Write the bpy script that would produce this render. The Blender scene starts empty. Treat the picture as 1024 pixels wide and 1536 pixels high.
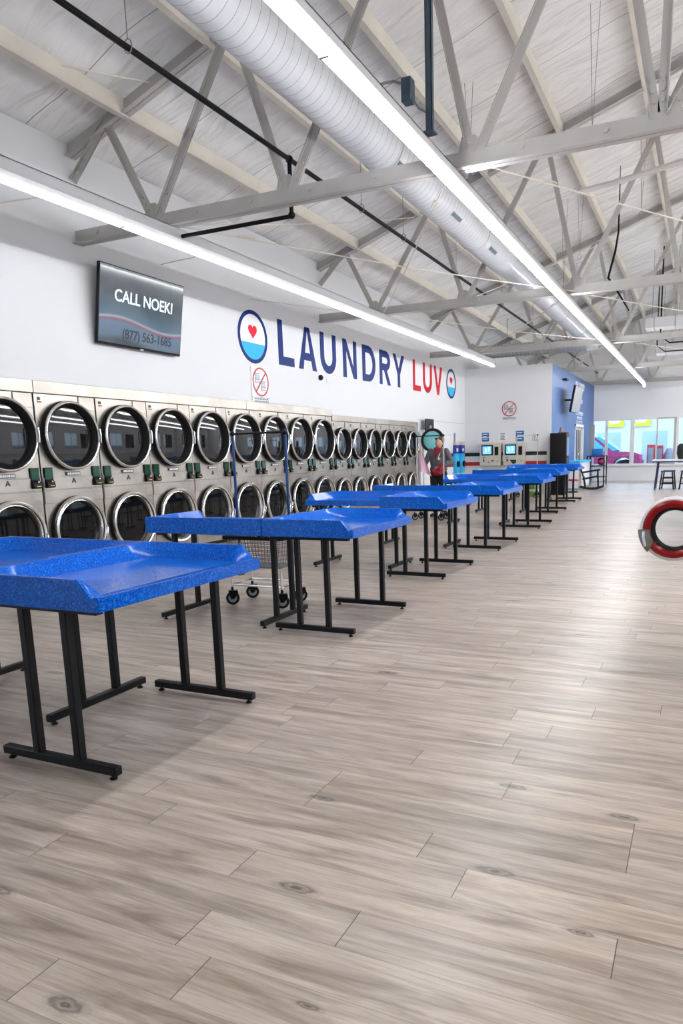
import bpy, bmesh, math, random
from mathutils import Vector, Matrix
random.seed(7)
PI = math.pi
S = bpy.context.scene
COL = S.collection

# ------------------------------------------------------------------ materials
def nt(name):
    m = bpy.data.materials.new(name); m.use_nodes = True
    t = m.node_tree; b = t.nodes['Principled BSDF']
    return m, t, b
def N(t, kind, **kw):
    n = t.nodes.new(kind)
    for k, v in kw.items():
        if k.startswith('i_'):
            key = k[2:]
            key = int(key) if key.isdigit() else key
            n.inputs[key].default_value = v
        else: setattr(n, k, v)
    return n
def math_(t, op, a, b=None, c=None):
    n = t.nodes.new('ShaderNodeMath'); n.operation = op
    for i, v in enumerate((a, b, c)):
        if v is None: continue
        if isinstance(v, (int, float)): n.inputs[i].default_value = v
        else: t.links.new(v, n.inputs[i])
    return n.outputs[0]
def mixc(t, fac, a, b, mode='MIX'):
    n = t.nodes.new('ShaderNodeMix'); n.data_type = 'RGBA'; n.blend_type = mode
    for s, v in ((n.inputs[0], fac), (n.inputs[6], a), (n.inputs[7], b)):
        if isinstance(v, (int, float)): s.default_value = v
        elif isinstance(v, tuple): s.default_value = (*v, 1) if len(v) == 3 else v
        else: t.links.new(v, s)
    return n.outputs[2]
def ramp(t, fac, stops, interp='LINEAR'):
    n = t.nodes.new('ShaderNodeValToRGB'); n.color_ramp.interpolation = interp
    el = n.color_ramp.elements
    while len(el) < len(stops): el.new(0.5)
    for e, (p, c) in zip(el, stops):
        e.position = p; e.color = (*c, 1) if isinstance(c, tuple) else (c, c, c, 1)
    t.links.new(fac, n.inputs[0]); return n.outputs[0]
def bump(t, b, h, strength=.2, dist=.01):
    n = t.nodes.new('ShaderNodeBump'); n.inputs['Strength'].default_value = strength
    n.inputs['Distance'].default_value = dist
    t.links.new(h, n.inputs['Height']); t.links.new(n.outputs[0], b.inputs['Normal'])
def mapping(t, scale=(1, 1, 1), loc=(0, 0, 0), rot=(0, 0, 0), src='Object'):
    tc = t.nodes.new('ShaderNodeTexCoord'); mp = t.nodes.new('ShaderNodeMapping')
    mp.inputs['Scale'].default_value = scale; mp.inputs['Location'].default_value = loc
    mp.inputs['Rotation'].default_value = rot
    t.links.new(tc.outputs[src], mp.inputs[0]); return mp.outputs[0]
def noise(t, vec, scale=5, detail=3, rough=.5, dist=0):
    n = t.nodes.new('ShaderNodeTexNoise'); n.inputs['Scale'].default_value = scale
    n.inputs['Detail'].default_value = detail; n.inputs['Roughness'].default_value = rough
    n.inputs['Distortion'].default_value = dist
    t.links.new(vec, n.inputs['Vector']); return n.outputs[0]

def simple(name, col, rough=.5, metal=0, var=.06, nscale=12, bmp=.05, spec=.5, coat=0, bdist=.004):
    m, t, b = nt(name)
    v = mapping(t); f = noise(t, v, nscale, 4)
    lo = tuple(max(0, c * (1 - var)) for c in col); hi = tuple(min(1, c * (1 + var)) for c in col)
    t.links.new(mixc(t, f, lo, hi), b.inputs['Base Color'])
    b.inputs['Roughness'].default_value = rough; b.inputs['Metallic'].default_value = metal
    b.inputs['Specular IOR Level'].default_value = spec; b.inputs['Coat Weight'].default_value = coat
    if coat: b.inputs['Coat Roughness'].default_value = .08
    if bmp: bump(t, b, noise(t, v, nscale * 6, 2), bmp, bdist)
    return m
def emis(name, col, s):
    m, t, b = nt(name)
    b.inputs['Base Color'].default_value = (*col, 1); b.inputs['Emission Color'].default_value = (*col, 1)
    b.inputs['Emission Strength'].default_value = s; return m

M = {}
M['wall'] = simple('white_wall_paint', (.79, .80, .815), .55, var=.02, nscale=1.2, bmp=.08)
M['wall_lower'] = simple('white_lower_paint', (.80, .80, .80), .5, var=.02, nscale=2)
M['bluewall'] = simple('blue_wall_paint', (.055, .125, .31), .45, var=.04, nscale=2, bmp=.06)
M['trimblack'] = simple('black_stripe_paint', (.012, .012, .014), .4)
M['trimred'] = simple('red_stripe_paint', (.50, .02, .02), .4)
M['steel'] = simple('painted_steel', (.45, .435, .42), .42, var=.12, nscale=4, bmp=.12)
M['steel_l'] = simple('pale_painted_steel', (.60, .60, .61), .4, var=.06, nscale=4, bmp=.06)
M['cream'] = simple('cream_purlin_paint', (.70, .66, .57), .5, var=.14, nscale=3, bmp=.2)
M['galv'] = simple('galvanised_blue_steel', (.07, .11, .15), .35, .6, var=.2)
M['blackpipe'] = simple('black_iron_pipe', (.004, .004, .005), .5, spec=.15)
M['blackmetal'] = simple('black_powder_coat', (.006, .006, .007), .42, var=.2, bmp=.05, spec=.22)
M['rubber'] = simple('black_rubber', (.008, .008, .008), .6, spec=.25)
M['chrome'] = simple('chrome', (.88, .87, .86), .2, 1, var=.03, bmp=.02)
M['wire'] = simple('zinc_wire', (.30, .30, .31), .35, .8, var=.05, bmp=0)
M['darkchrome'] = simple('satin_nickel', (.30, .28, .26), .28, 1, var=.1)
M['whitepl'] = simple('white_plastic', (.78, .78, .78), .35, var=.02, bmp=.02)
M['greypl'] = simple('grey_plastic', (.30, .31, .32), .4)
M['beige'] = simple('beige_enamel', (.60, .56, .48), .4, var=.03)
M['navy'] = simple('navy_vinyl', (.003, .026, .17), .4, var=.04, bmp=0, spec=.12)
M['navy2'] = simple('violet_blue_vinyl', (.03, .05, .32), .4, var=.04, bmp=0, spec=.12)
M['redv'] = simple('red_vinyl', (.60, .008, .025), .4, var=.04, bmp=0, spec=.12)
M['heart'] = simple('heart_red_vinyl', (.86, .01, .04), .4, var=.02, bmp=0, spec=.12)
M['sky'] = simple('sky_blue_vinyl', (.04, .48, .86), .4, var=.03, bmp=0, spec=.12)
M['whitev'] = simple('white_vinyl', (.86, .86, .87), .4, var=.01, bmp=0)
M['polepaint'] = simple('blue_pole_paint', (.01, .05, .16), .3, .3, var=.1)
M['bluepl'] = simple('blue_plastic', (.01, .13, .42), .35)
M['darkblue'] = simple('dark_blue_plastic', (.006, .025, .11), .4)
M['green'] = simple('green_plastic', (.12, .30, .03), .45)
M['greenscr'] = simple('green_display', (.004, .055, .026), .12, var=.3, nscale=20, bmp=0)
M['yellow'] = simple('yellow_print', (.80, .68, .02), .5)
M['inkdark'] = simple('dark_ink', (.02, .02, .025), .5, bmp=0)
M['inkblue'] = simple('blue_ink', (.16, .19, .30), .5, bmp=0)
M['skin'] = simple('skin', (.52, .27, .18), .5, var=.06)
M['hair'] = simple('black_hair', (.010, .008, .008), .45, var=.3, nscale=60, bmp=.4)
M['greycloth'] = simple('grey_cloth', (.10, .10, .115), .85, var=.12, nscale=30, bmp=.4)
M['blackcloth'] = simple('black_cloth', (.010, .010, .012), .85, var=.2, nscale=30, bmp=.4)
M['redcloth'] = simple('dark_red_cloth', (.22, .006, .018), .8, var=.3, nscale=20, bmp=.4)
M['pinkcloth'] = simple('pink_cloth', (.80, .52, .64), .8, var=.1, nscale=12, bmp=.4)
M['wood'] = simple('brown_wood', (.24, .09, .04), .5, var=.3)
M['carpaint'] = simple('magenta_car_paint', (.42, .03, .14), .25, .2, coat=1)
M['carglass'] = simple('car_window_glass', (.10, .50, .60), .08)
M['paleglass'] = simple('pale_shop_glass', (.42, .55, .58), .1)
M['asphalt'] = simple('asphalt', (.30, .30, .31), .8, var=.15, nscale=30)
M['facade'] = simple('pale_facade', (.75, .74, .72), .7, var=.05)
M['redmetal'] = simple('red_enamel', (.55, .03, .03), .3)
M['washred'] = simple('door_red_enamel', (.27, .001, .004), .28, var=.06, spec=.3)
M['tube'] = emis('lit_tube', (.97, .985, 1.0), 4.8)
M['tube2'] = emis('lit_tube_bright', (.965, .98, 1.0), 45.0)
M['lampblue'] = emis('lit_end_lamp', (.35, .8, .95), 1.6)
M['screenblue'] = emis('lit_blue_screen', (.10, .42, .85), 1.1)
M['whitesoft'] = emis('lit_screen_white', (.62, .74, .86), .75)

# stainless
m, t, b = nt('brushed_stainless'); M['stainless'] = m
v = mapping(t, (1, 1, 1)); v2 = mapping(t, (3, 3, 160))
f = noise(t, v, 2.2, 3, .6, .6); g = noise(t, v2, 2, 2)
t.links.new(ramp(t, f, [(.3, (.32, .29, .255)), (.7, (.46, .42, .375))]), b.inputs['Base Color'])
b.inputs['Metallic'].default_value = 1
t.links.new(ramp(t, g, [(.3, .30), (.7, .40)]), b.inputs['Roughness'])
bump(t, b, f, .25, .02)
# dark door glass
m, t, b = nt('dark_door_glass'); M['doorglass'] = m
v = mapping(t); f = noise(t, v, 1.5, 1)
t.links.new(mixc(t, f, (.006, .006, .007), (.016, .016, .018)), b.inputs['Base Color'])
b.inputs['Roughness'].default_value = .035; b.inputs['IOR'].default_value = 1.58
m, t, b = nt('dim_reflection_door_glass'); M['dimglass'] = m  # darker copy of the door glass; the lower doors' dim reflection is built in
v = mapping(t); f = noise(t, v, 1.5, 1)
t.links.new(mixc(t, f, (.003, .003, .003), (.008, .007, .007)), b.inputs['Base Color'])
b.inputs['Roughness'].default_value = .05; b.inputs['IOR'].default_value = 1.28
# clear pane
m = bpy.data.materials.new('clear_window_glass'); m.use_nodes = True; M['glass'] = m; t = m.node_tree
t.nodes.clear(); out = t.nodes.new('ShaderNodeOutputMaterial'); mx = t.nodes.new('ShaderNodeMixShader')
tr = t.nodes.new('ShaderNodeBsdfTransparent'); gl = t.nodes.new('ShaderNodeBsdfGlossy'); fr = t.nodes.new('ShaderNodeFresnel')
tr.inputs[0].default_value = (.93, .97, 1, 1); gl.inputs['Roughness'].default_value = .02; fr.inputs[0].default_value = 1.4
t.links.new(fr.outputs[0], mx.inputs[0]); t.links.new(tr.outputs[0], mx.inputs[1]); t.links.new(gl.outputs[0], mx.inputs[2])
t.links.new(mx.outputs[0], out.inputs[0])
# teal tinted washer glass
M['tealglass'] = simple('teal_door_glass', (.25, .72, .76), .08, var=.15, nscale=3, bmp=0, spec=.9)
# blue speckled laminate
m, t, b = nt('blue_speckled_laminate'); M['terrazzo'] = m
v = mapping(t); vo = t.nodes.new('ShaderNodeTexVoronoi'); vo.inputs['Scale'].default_value = 170; t.links.new(v, vo.inputs['Vector'])
f = noise(t, v, 150, 3, .7)
c = ramp(t, f, [(.30, (.002, .034, .25)), (.5, (.004, .10, .54)), (.62, (.012, .19, .76)), (.76, (.14, .40, .92))])
sp = ramp(t, vo.outputs['Color'], [(.0, .45), (.5, 1.0), (1.0, 1.35)])
t.links.new(mixc(t, .45, c, sp, 'MULTIPLY'), b.inputs['Base Color'])
b.inputs['Roughness'].default_value = .13; b.inputs['Specular IOR Level'].default_value = .20
bump(t, b, f, .08, .002)
# ribbed duct fabric / metal
m, t, b = nt('white_spiral_duct'); M['duct'] = m
v = mapping(t); sx = t.nodes.new('ShaderNodeSeparateXYZ'); t.links.new(v, sx.inputs[0])
ang = math_(t, 'ARCTAN2', sx.outputs[2], sx.outputs[0])
ph = math_(t, 'FRACT', math_(t, 'ADD', math_(t, 'DIVIDE', sx.outputs[1], .108), math_(t, 'DIVIDE', ang, 2 * PI)))
ln = math_(t, 'LESS_THAN', ph, .05)
hh = math_(t, 'PINGPONG', ph, .5)
t.links.new(mixc(t, ln, (.52, .53, .55), (.22, .22, .23)), b.inputs['Base Color'])
b.inputs['Roughness'].default_value = .38; bump(t, b, hh, .35, .02)
M['ductsmooth'] = simple('white_duct_metal', (.46, .47, .49), .3, .3, var=.08, nscale=3)
# roof insulation
m, t, b = nt('white_roof_insulation'); M['insul'] = m
v = mapping(t, (1, 1, 1)); vr = mapping(t, (.5, 2.6, 1), rot=(0, 0, .35)); vr2 = mapping(t, (.5, 1.6, 1), rot=(0, 0, -.2))
sx = t.nodes.new('ShaderNodeSeparateXYZ'); t.links.new(v, sx.inputs[0])
seam = math_(t, 'LESS_THAN', math_(t, 'FRACT', math_(t, 'DIVIDE', sx.outputs[1], 1.55)), .007)
w1 = noise(t, vr, 1.7, 2, .5, 1.0); w2 = noise(t, vr2, 1.1, 2, .5, .5)
hsum = math_(t, 'ADD', w1, math_(t, 'MULTIPLY', w2, 1.5))
base = mixc(t, noise(t, v, .5, 2), (.78, .78, .78), (.86, .86, .85))
t.links.new(mixc(t, seam, base, (.28, .27, .26)), b.inputs['Base Color'])
b.inputs['Roughness'].default_value = .27; bump(t, b, hsum, .55, .16)
# floor
m, t, b = nt('grey_oak_plank_floor'); M['floor'] = m
v = mapping(t); sx = t.nodes.new('ShaderNodeSeparateXYZ'); t.links.new(v, sx.inputs[0])
X, Y = sx.outputs[0], sx.outputs[1]
PW, PL = .165, 1.2
yr = math_(t, 'DIVIDE', math_(t, 'SUBTRACT', Y, 1.69), PW)
row = math_(t, 'FLOOR', yr); yf = math_(t, 'FRACT', yr)
wn = t.nodes.new('ShaderNodeTexWhiteNoise'); wn.noise_dimensions = '1D'; t.links.new(row, wn.inputs['W'])
off = math_(t, 'MULTIPLY', wn.outputs['Value'], PL)
for k, jx in ((-3, -1.165), (-1, -.87), (0, -1.35), (1, -.64), (2, -.82), (4, -.16), (3, -.16)):
    eq = math_(t, 'COMPARE', row, float(k), .1)
    off = math_(t, 'ADD', math_(t, 'MULTIPLY', off, math_(t, 'SUBTRACT', 1.0, eq)), math_(t, 'MULTIPLY', eq, -jx))
xr = math_(t, 'DIVIDE', math_(t, 'ADD', X, off), PL)
pl = math_(t, 'FLOOR', xr); xf = math_(t, 'FRACT', xr)
wn2 = t.nodes.new('ShaderNodeTexWhiteNoise'); wn2.noise_dimensions = '2D'
cb = t.nodes.new('ShaderNodeCombineXYZ'); t.links.new(row, cb.inputs[0]); t.links.new(pl, cb.inputs[1]); t.links.new(cb.outputs[0], wn2.inputs['Vector'])
rnd = wn2.outputs['Value']
gx = math_(t, 'ADD', X, math_(t, 'MULTIPLY', rnd, 17.0)); gy = math_(t, 'ADD', Y, math_(t, 'MULTIPLY', rnd, 31.0))
def stretched(sxx, syy, sc, det, ro, di):
    c_ = t.nodes.new('ShaderNodeCombineXYZ')
    t.links.new(math_(t, 'MULTIPLY', gx, sxx), c_.inputs[0]); t.links.new(math_(t, 'MULTIPLY', gy, syy), c_.inputs[1])
    return noise(t, c_.outputs[0], sc, det, ro, di)
g1 = stretched(1.0, 9.0, 1.6, 5, .6, .9)
g2 = stretched(2.5, 60.0, 2.0, 4, .65, .3)
g3 = stretched(.5, 5.0, 1.0, 3, .5, 1.6)
c1 = ramp(t, g1, [(.22, (.19, .145, .112)), (.42, (.385, .312, .258)), (.58, (.52, .440, .375)), (.8, (.66, .575, .50))])
c2 = mixc(t, .55, c1, ramp(t, g2, [(.25, (.50, .50, .50)), (.6, (1.05, 1.05, 1.05)), (.9, (1.2, 1.2, 1.2))]), 'MULTIPLY')
c3 = mixc(t, .55, c2, ramp(t, g3, [(.3, (.50, .48, .46)), (.48, (1, 1, 1)), (.8, (1.12, 1.10, 1.08))]), 'MULTIPLY')
tone = ramp(t, rnd, [(0, (.86, .85, .84)), (.5, (1, 1, 1)), (1, (1.08, 1.06, 1.04))])
c4 = mixc(t, .8, c3, tone, 'MULTIPLY')
dmin = None
for kx, ky, a_, b_ in ((-1.11, 1.72, .055, .020), (-.55, 2.04, .055, .018), (-1.40, 1.08, .045, .020), (-1.32, 2.27, .05, .016),
                       (-.25, 1.84, .035, .010), (-.20, 2.55, .05, .016), (-.64, 2.64, .05, .016), (-.83, 1.31, .03, .008), (-2.0, 1.35, .05, .016)):
    dx = math_(t, 'DIVIDE', math_(t, 'SUBTRACT', X, kx), a_); dy = math_(t, 'DIVIDE', math_(t, 'SUBTRACT', Y, ky), b_)
    d = math_(t, 'SQRT', math_(t, 'ADD', math_(t, 'MULTIPLY', dx, dx), math_(t, 'MULTIPLY', dy, dy)))
    dmin = d if dmin is None else math_(t, 'MINIMUM', dmin, d)
vo = t.nodes.new('ShaderNodeTexVoronoi'); vo.inputs['Scale'].default_value = 1.0
vm = mapping(t, (.9, 2.4, 1)); t.links.new(vm, vo.inputs['Vector'])
far = math_(t, 'ADD', math_(t, 'MULTIPLY', vo.outputs['Distance'], 20.0), math_(t, 'MULTIPLY', math_(t, 'LESS_THAN', Y, 3.0), 50.0))
dmin = math_(t, 'MINIMUM', dmin, far)
dmin = math_(t, 'ADD', dmin, math_(t, 'MULTIPLY', math_(t, 'SUBTRACT', noise(t, mapping(t, (30, 60, 1)), 1, 2), .5), .9))
kfac = ramp(t, dmin, [(.0, .8), (.35, .62), (.8, .78), (1.0, .25)])
kn = t.nodes.new('ShaderNodeMapRange'); kn.inputs[1].default_value = 1.8; kn.inputs[2].default_value = .7; t.links.new(dmin, kn.inputs[0])
rings = math_(t, 'MULTIPLY', math_(t, 'ADD', math_(t, 'SINE', math_(t, 'MULTIPLY', dmin, 8.0)), 2.6), .28)
kf = math_(t, 'MULTIPLY', kn.outputs[0], math_(t, 'MINIMUM', rings, 1.0))
c5 = mixc(t, math_(t, 'MULTIPLY', kf, .92), c4, (.085, .068, .058))
jy = math_(t, 'LESS_THAN', math_(t, 'PINGPONG', yf, .5), .006)
jx_ = math_(t, 'LESS_THAN', math_(t, 'PINGPONG', xf, .5), .0012)
jj = math_(t, 'MAXIMUM', math_(t, 'MULTIPLY', jy, .45), math_(t, 'MULTIPLY', jx_, .9))
c6 = mixc(t, jj, c5, (.05, .04, .035))
t.links.new(c6, b.inputs['Base Color'])
t.links.new(ramp(t, g2, [(.2, .36), (.8, .25)]), b.inputs['Roughness'])
b.inputs['Specular IOR Level'].default_value = .45
bump(t, b, math_(t, 'SUBTRACT', g2, math_(t, 'MULTIPLY', jj, 2.0)), .10, .003)
# tv picture
m, t, b = nt('television_picture'); M['tvpic'] = m
v = mapping(t); sx = t.nodes.new('ShaderNodeSeparateXYZ'); t.links.new(v, sx.inputs[0])
wv = math_(t, 'ADD', sx.outputs[2], math_(t, 'MULTIPLY', math_(t, 'SINE', math_(t, 'MULTIPLY', sx.outputs[1], 3.6)), .05))
col = ramp(t, math_(t, 'ADD', math_(t, 'MULTIPLY', wv, 1.0), .5),
           [(.06, (.012, .03, .05)), (.12, (.10, .18, .28)), (.27, (.14, .24, .38)), (.31, (.30, .10, .16)), (.335, (.50, .52, .55)),
            (.36, (.10, .20, .32)), (.48, (.06, .12, .17)), (.62, (.030, .042, .058)), (.9, (.020, .028, .040))])
t.links.new(mixc(t, noise(t, v, 2, 2), col, mixc(t, .5, col, (.35, .38, .4))), b.inputs['Emission Color'])
b.inputs['Emission Strength'].default_value = .8
b.inputs['Base Color'].default_value = (.012, .014, .018, 1); b.inputs['Roughness'].default_value = .06; b.inputs['IOR'].default_value = 1.4

# ------------------------------------------------------------------ geometry
class MB:
    def __init__(s): s.v = []; s.f = []; s.mi = []; s.sm = []
    def add(s, vs, fs, mi=0, sm=False):
        o = len(s.v); s.v += [tuple(p) for p in vs]
        for f in fs: s.f.append(tuple(i + o for i in f)); s.mi.append(mi); s.sm.append(sm)
        return s
    def box(s, x0, x1, y0, y1, z0, z1, mi=0):
        return s.add([(x0, y0, z0), (x1, y0, z0), (x1, y1, z0), (x0, y1, z0), (x0, y0, z1), (x1, y0, z1), (x1, y1, z1), (x0, y1, z1)],
                     [(0, 3, 2, 1), (4, 5, 6, 7), (0, 1, 5, 4), (1, 2, 6, 5), (2, 3, 7, 6), (3, 0, 4, 7)], mi)
    def bar(s, p0, p1, w, h, up=(0, 0, 1), mi=0, ow=0, oh=0):
        p0 = Vector(p0); p1 = Vector(p1); d = (p1 - p0).normalized(); u = Vector(up)
        r = d.cross(u)
        if r.length < 1e-4: r = d.cross(Vector((1, 0, 0)))
        r.normalize(); u = r.cross(d).normalized()
        vs = []
        for p in (p0, p1):
            for a, c in ((-1, -1), (1, -1), (1, 1), (-1, 1)):
                vs.append(p + r * (ow + a * w / 2) + u * (oh + c * h / 2))
        return s.add(vs, [(0, 1, 2, 3), (7, 6, 5, 4), (0, 4, 5, 1), (1, 5, 6, 2), (2, 6, 7, 3), (3, 7, 4, 0)], mi)
    def tube(s, pts, r, seg=10, mi=0, closed=False, caps=True):
        pts = [Vector(p) for p in pts]; n = len(pts); rs = r if isinstance(r, (list, tuple)) else [r] * n
        vs = []; prev = None
        for i, p in enumerate(pts):
            if closed: d = (pts[(i + 1) % n] - pts[i - 1])
            else: d = (pts[min(i + 1, n - 1)] - pts[max(i - 1, 0)])
            d.normalize()
            if prev is None:
                a = Vector((0, 0, 1)) if abs(d.z) < .9 else Vector((1, 0, 0))
                u = d.cross(a).normalized()
            else:
                u = prev - d * prev.dot(d)
                u = u.normalized() if u.length > 1e-6 else prev
            prev = u; w = d.cross(u)
            for k in range(seg):
                an = 2 * PI * k / seg; vs.append(p + (u * math.cos(an) + w * math.sin(an)) * rs[i])
        fs = []
        for i in range(n if closed else n - 1):
            j = (i + 1) % n
            for k in range(seg):
                k2 = (k + 1) % seg; fs.append((i * seg + k, i * seg + k2, j * seg + k2, j * seg + k))
        s.add(vs, fs, mi, True)
        if caps and not closed:
            o = len(s.v) - len(vs)
            s.f.append(tuple(o + k for k in range(seg))[::-1]); s.mi.append(mi); s.sm.append(False)
            s.f.append(tuple(o + (n - 1) * seg + k for k in range(seg))); s.mi.append(mi); s.sm.append(False)
        return s
    def cyl(s, p0, p1, r, seg=14, mi=0, r2=None): return s.tube([p0, p1], [r, r if r2 is None else r2], seg, mi)
    def lathe(s, prof, axis='X', seg=40, c=(0, 0, 0), cap0=False, cap1=False):
        # prof: list of (r, h, mi)
        vs = []; 
        for r, h, _ in prof:
            for k in range(seg):
                a = 2 * PI * k / seg; q = (r * math.cos(a), r * math.sin(a))
                if axis == 'X': p = (c[0] + h, c[1] + q[0], c[2] + q[1])
                elif axis == 'Y': p = (c[0] + q[0], c[1] + h, c[2] + q[1])
                else: p = (c[0] + q[0], c[1] + q[1], c[2] + h)
                vs.append(p)
        o = len(s.v); s.v += vs
        for i in range(len(prof) - 1):
            for k in range(seg):
                k2 = (k + 1) % seg
                s.f.append((o + i * seg + k, o + i * seg + k2, o + (i + 1) * seg + k2, o + (i + 1) * seg + k)); s.mi.append(prof[i + 1][2]); s.sm.append(True)
        if cap0: s.f.append(tuple(o + k for k in range(seg))); s.mi.append(prof[0][2]); s.sm.append(False)
        if cap1: s.f.append(tuple(o + (len(prof) - 1) * seg + k for k in range(seg))); s.mi.append(prof[-1][2]); s.sm.append(False)
        return s
    def prism(s, pts, a0, a1, plane='XZ', mi=0):
        # pts 2D polygon extruded along remaining axis a0..a1
        def mk(p, a):
            return {'XZ': (p[0], a, p[1]), 'YZ': (a, p[0], p[1]), 'XY': (p[0], p[1], a)}[plane]
        n = len(pts); vs = [mk(p, a0) for p in pts] + [mk(p, a1) for p in pts]
        fs = [tuple(range(n))[::-1], tuple(range(n, 2 * n))] + [(i, (i + 1) % n, n + (i + 1) % n, n + i) for i in range(n)]
        return s.add(vs, fs, mi)
    def sphere(s, c, r, mi=0, seg=14, rings=9, sc=(1, 1, 1)):
        vs = []; fs = []
        for i in range(rings + 1):
            th = PI * i / rings
            for k in range(seg):
                a = 2 * PI * k / seg
                vs.append((c[0] + r * sc[0] * math.sin(th) * math.cos(a), c[1] + r * sc[1] * math.sin(th) * math.sin(a), c[2] + r * sc[2] * math.cos(th)))
        for i in range(rings):
            for k in range(seg):
                k2 = (k + 1) % seg; fs.append((i * seg + k, (i + 1) * seg + k, (i + 1) * seg + k2, i * seg + k2))
        return s.add(vs, fs, mi, True)
    def build(s, name, mats, parent=None, loc=(0, 0, 0), rot=(0, 0, 0), bevel=0, seg=2):
        if isinstance(mats, str): mats = [mats]
        me = bpy.data.meshes.new(name); me.from_pydata([tuple(p) for p in s.v], [], s.f)
        me.polygons.foreach_set('material_index', s.mi); me.polygons.foreach_set('use_smooth', s.sm)
        bm = bmesh.new(); bm.from_mesh(me); bmesh.ops.remove_doubles(bm, verts=bm.verts, dist=1e-5)
        bmesh.ops.recalc_face_normals(bm, faces=bm.faces)
        if bevel:
            ed = [e for e in bm.edges if len(e.link_faces) == 2 and e.calc_face_angle(0) > .5]
            bmesh.ops.bevel(bm, geom=ed, offset=bevel, segments=seg, affect='EDGES', profile=.6, clamp_overlap=True)
        bm.to_mesh(me); bm.free()
        for mm in mats: me.materials.append(M[mm])
        if any(s.sm) or bevel:
            me.polygons.foreach_set('use_smooth', [True] * len(me.polygons)); me.set_sharp_from_angle(angle=.7)
        o = bpy.data.objects.new(name, me); COL.objects.link(o); o.location = loc; o.rotation_euler = rot
        if parent: o.parent = parent
        return o
def tag(o, label=None, cat=None, group=None, kind=None):
    if label: o['label'] = label
    if cat: o['category'] = cat
    if group: o['group'] = group
    if kind: o['kind'] = kind
    return o
def thing(name, label, cat, loc=(0, 0, 0), rz=0, group=None):
    o = bpy.data.objects.new(name, None); COL.objects.link(o); o.location = loc; o.rotation_euler = (0, 0, rz)
    o.empty_display_size = .1
    return tag(o, label, cat, group)
KIDS = {}
def dup(root, loc, rz=None, label=None, sz=None):
    def cp(o, parent):
        c = o.copy(); COL.objects.link(c)
        if parent: c.parent = parent
        for ch in list(o.children): cp(ch, c)
        return c
    r = cp(root, None); r.location = loc
    if rz is not None: r.rotation_euler = (0, 0, rz)
    if sz is not None: r.scale = (1, 1, sz)
    if label: r['label'] = label
    return r
def struct(o): o['kind'] = 'structure'; return o
def lab(o, l): o['label'] = l; return o

def text(name, body, size, mat, parent, org, xdir, updir, ext=.002, align='CENTER', sx=1.0):
    cu = bpy.data.curves.new(name, 'FONT'); cu.body = body; cu.size = size; cu.extrude = ext; cu.offset = size * .012
    cu.align_x = align; cu.align_y = 'CENTER'
    tmp = bpy.data.objects.new(name + '_src', cu); COL.objects.link(tmp)
    bpy.context.view_layer.update()
    me = bpy.data.meshes.new_from_object(tmp.evaluated_get(bpy.context.evaluated_depsgraph_get()))
    bpy.data.objects.remove(tmp); me.name = name
    xd = Vector(xdir).normalized(); ud = Vector(updir).normalized(); nd = xd.cross(ud)
    for vv in me.vertices:
        p = vv.co; vv.co = xd * p.x * sx + ud * p.y + nd * p.z
    me.materials.clear(); me.materials.append(M[mat])
    o = bpy.data.objects.new(name, me); COL.objects.link(o); o.location = org
    if parent: o.parent = parent
    return o

# ------------------------------------------------------------------ the setting
WX = -7.0      # left wall plane
BY = 22.0      # partition facing the camera
BX = -4.26     # blue side of the partition
FY = 31.0      # window wall
RX = 11.5      # right wall
def zr(x): return 5.02 + .335 * (x + 7) if x < 2.3 else 5.02 + .335 * 9.3 - .335 * (x - 2.3)

struct(MB().box(-8.4, RX + .2, -3.2, FY + .2, -.12, 0).build('floor', 'floor'))
# left wall (band above the dryers, full height beyond them)
mb = MB()
mb.box(WX - .15, WX, -3.0, 13.05, 2.262, 5.02)
mb.box(WX - .15, WX, 13.05, 17.9, 2.152, 5.02)
mb.box(WX - .15, WX, 17.9, BY, 0, 5.02)
mb.box(WX - .15, WX, BY, FY, 3.9, 5.02)
struct(mb.build('wall_left', 'wall'))
struct(MB().box(WX - 1.35, WX - 1.2, -3.0, 17.9, 0, 2.3).build('wall_service', 'wall'))
mb = MB().box(WX - 1.35, WX - .15, 17.8, 17.9, 0, 2.3); struct(mb.build('wall_service_end', 'wall'))
# ceiling (insulation under the roof) as a thick folded sheet
def roofmesh(x0, x1, nx, y0, y1, ny):
    mb = MB(); vs = []; fs = []
    for j in range(ny + 1):
        for i in range(nx + 1):
            x = x0 + (x1 - x0) * i / nx; y = y0 + (y1 - y0) * j / ny
            sag = .035 * math.sin(x * 2.5 + y * .9) * math.sin(y * 1.7 + x) + .02 * math.sin(x * 5.1 - y * 3.3)
            vs.append((x, y, zr(x) + .02 + max(-.02, sag) * .8))
    for j in range(ny):
        for i in range(nx):
            a = j * (nx + 1) + i; fs.append((a, a + 1, a + nx + 2, a + nx + 1))
    mb.add(vs, fs, 0, True)
    top = [(p[0], p[1], p[2] + .15) for p in vs]
    mb.add(top, [f[::-1] for f in fs], 0, True)
    return mb
roofo = roofmesh(WX - .15, RX + .15, 90, -3.1, FY + .2, 130)
struct(roofo.build('ceiling', 'insul'))
# partition (office box) : wall facing the camera and blue wall
struct(MB().box(WX, BX - .12, BY, BY + .12, 0, 3.9).build('wall_back', 'wall'))
struct(MB().box(BX - .12, BX - .001, BY, BY + .12, 0, 3.9).build('wall_back_corner', 'bluewall')) if False else None
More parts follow.
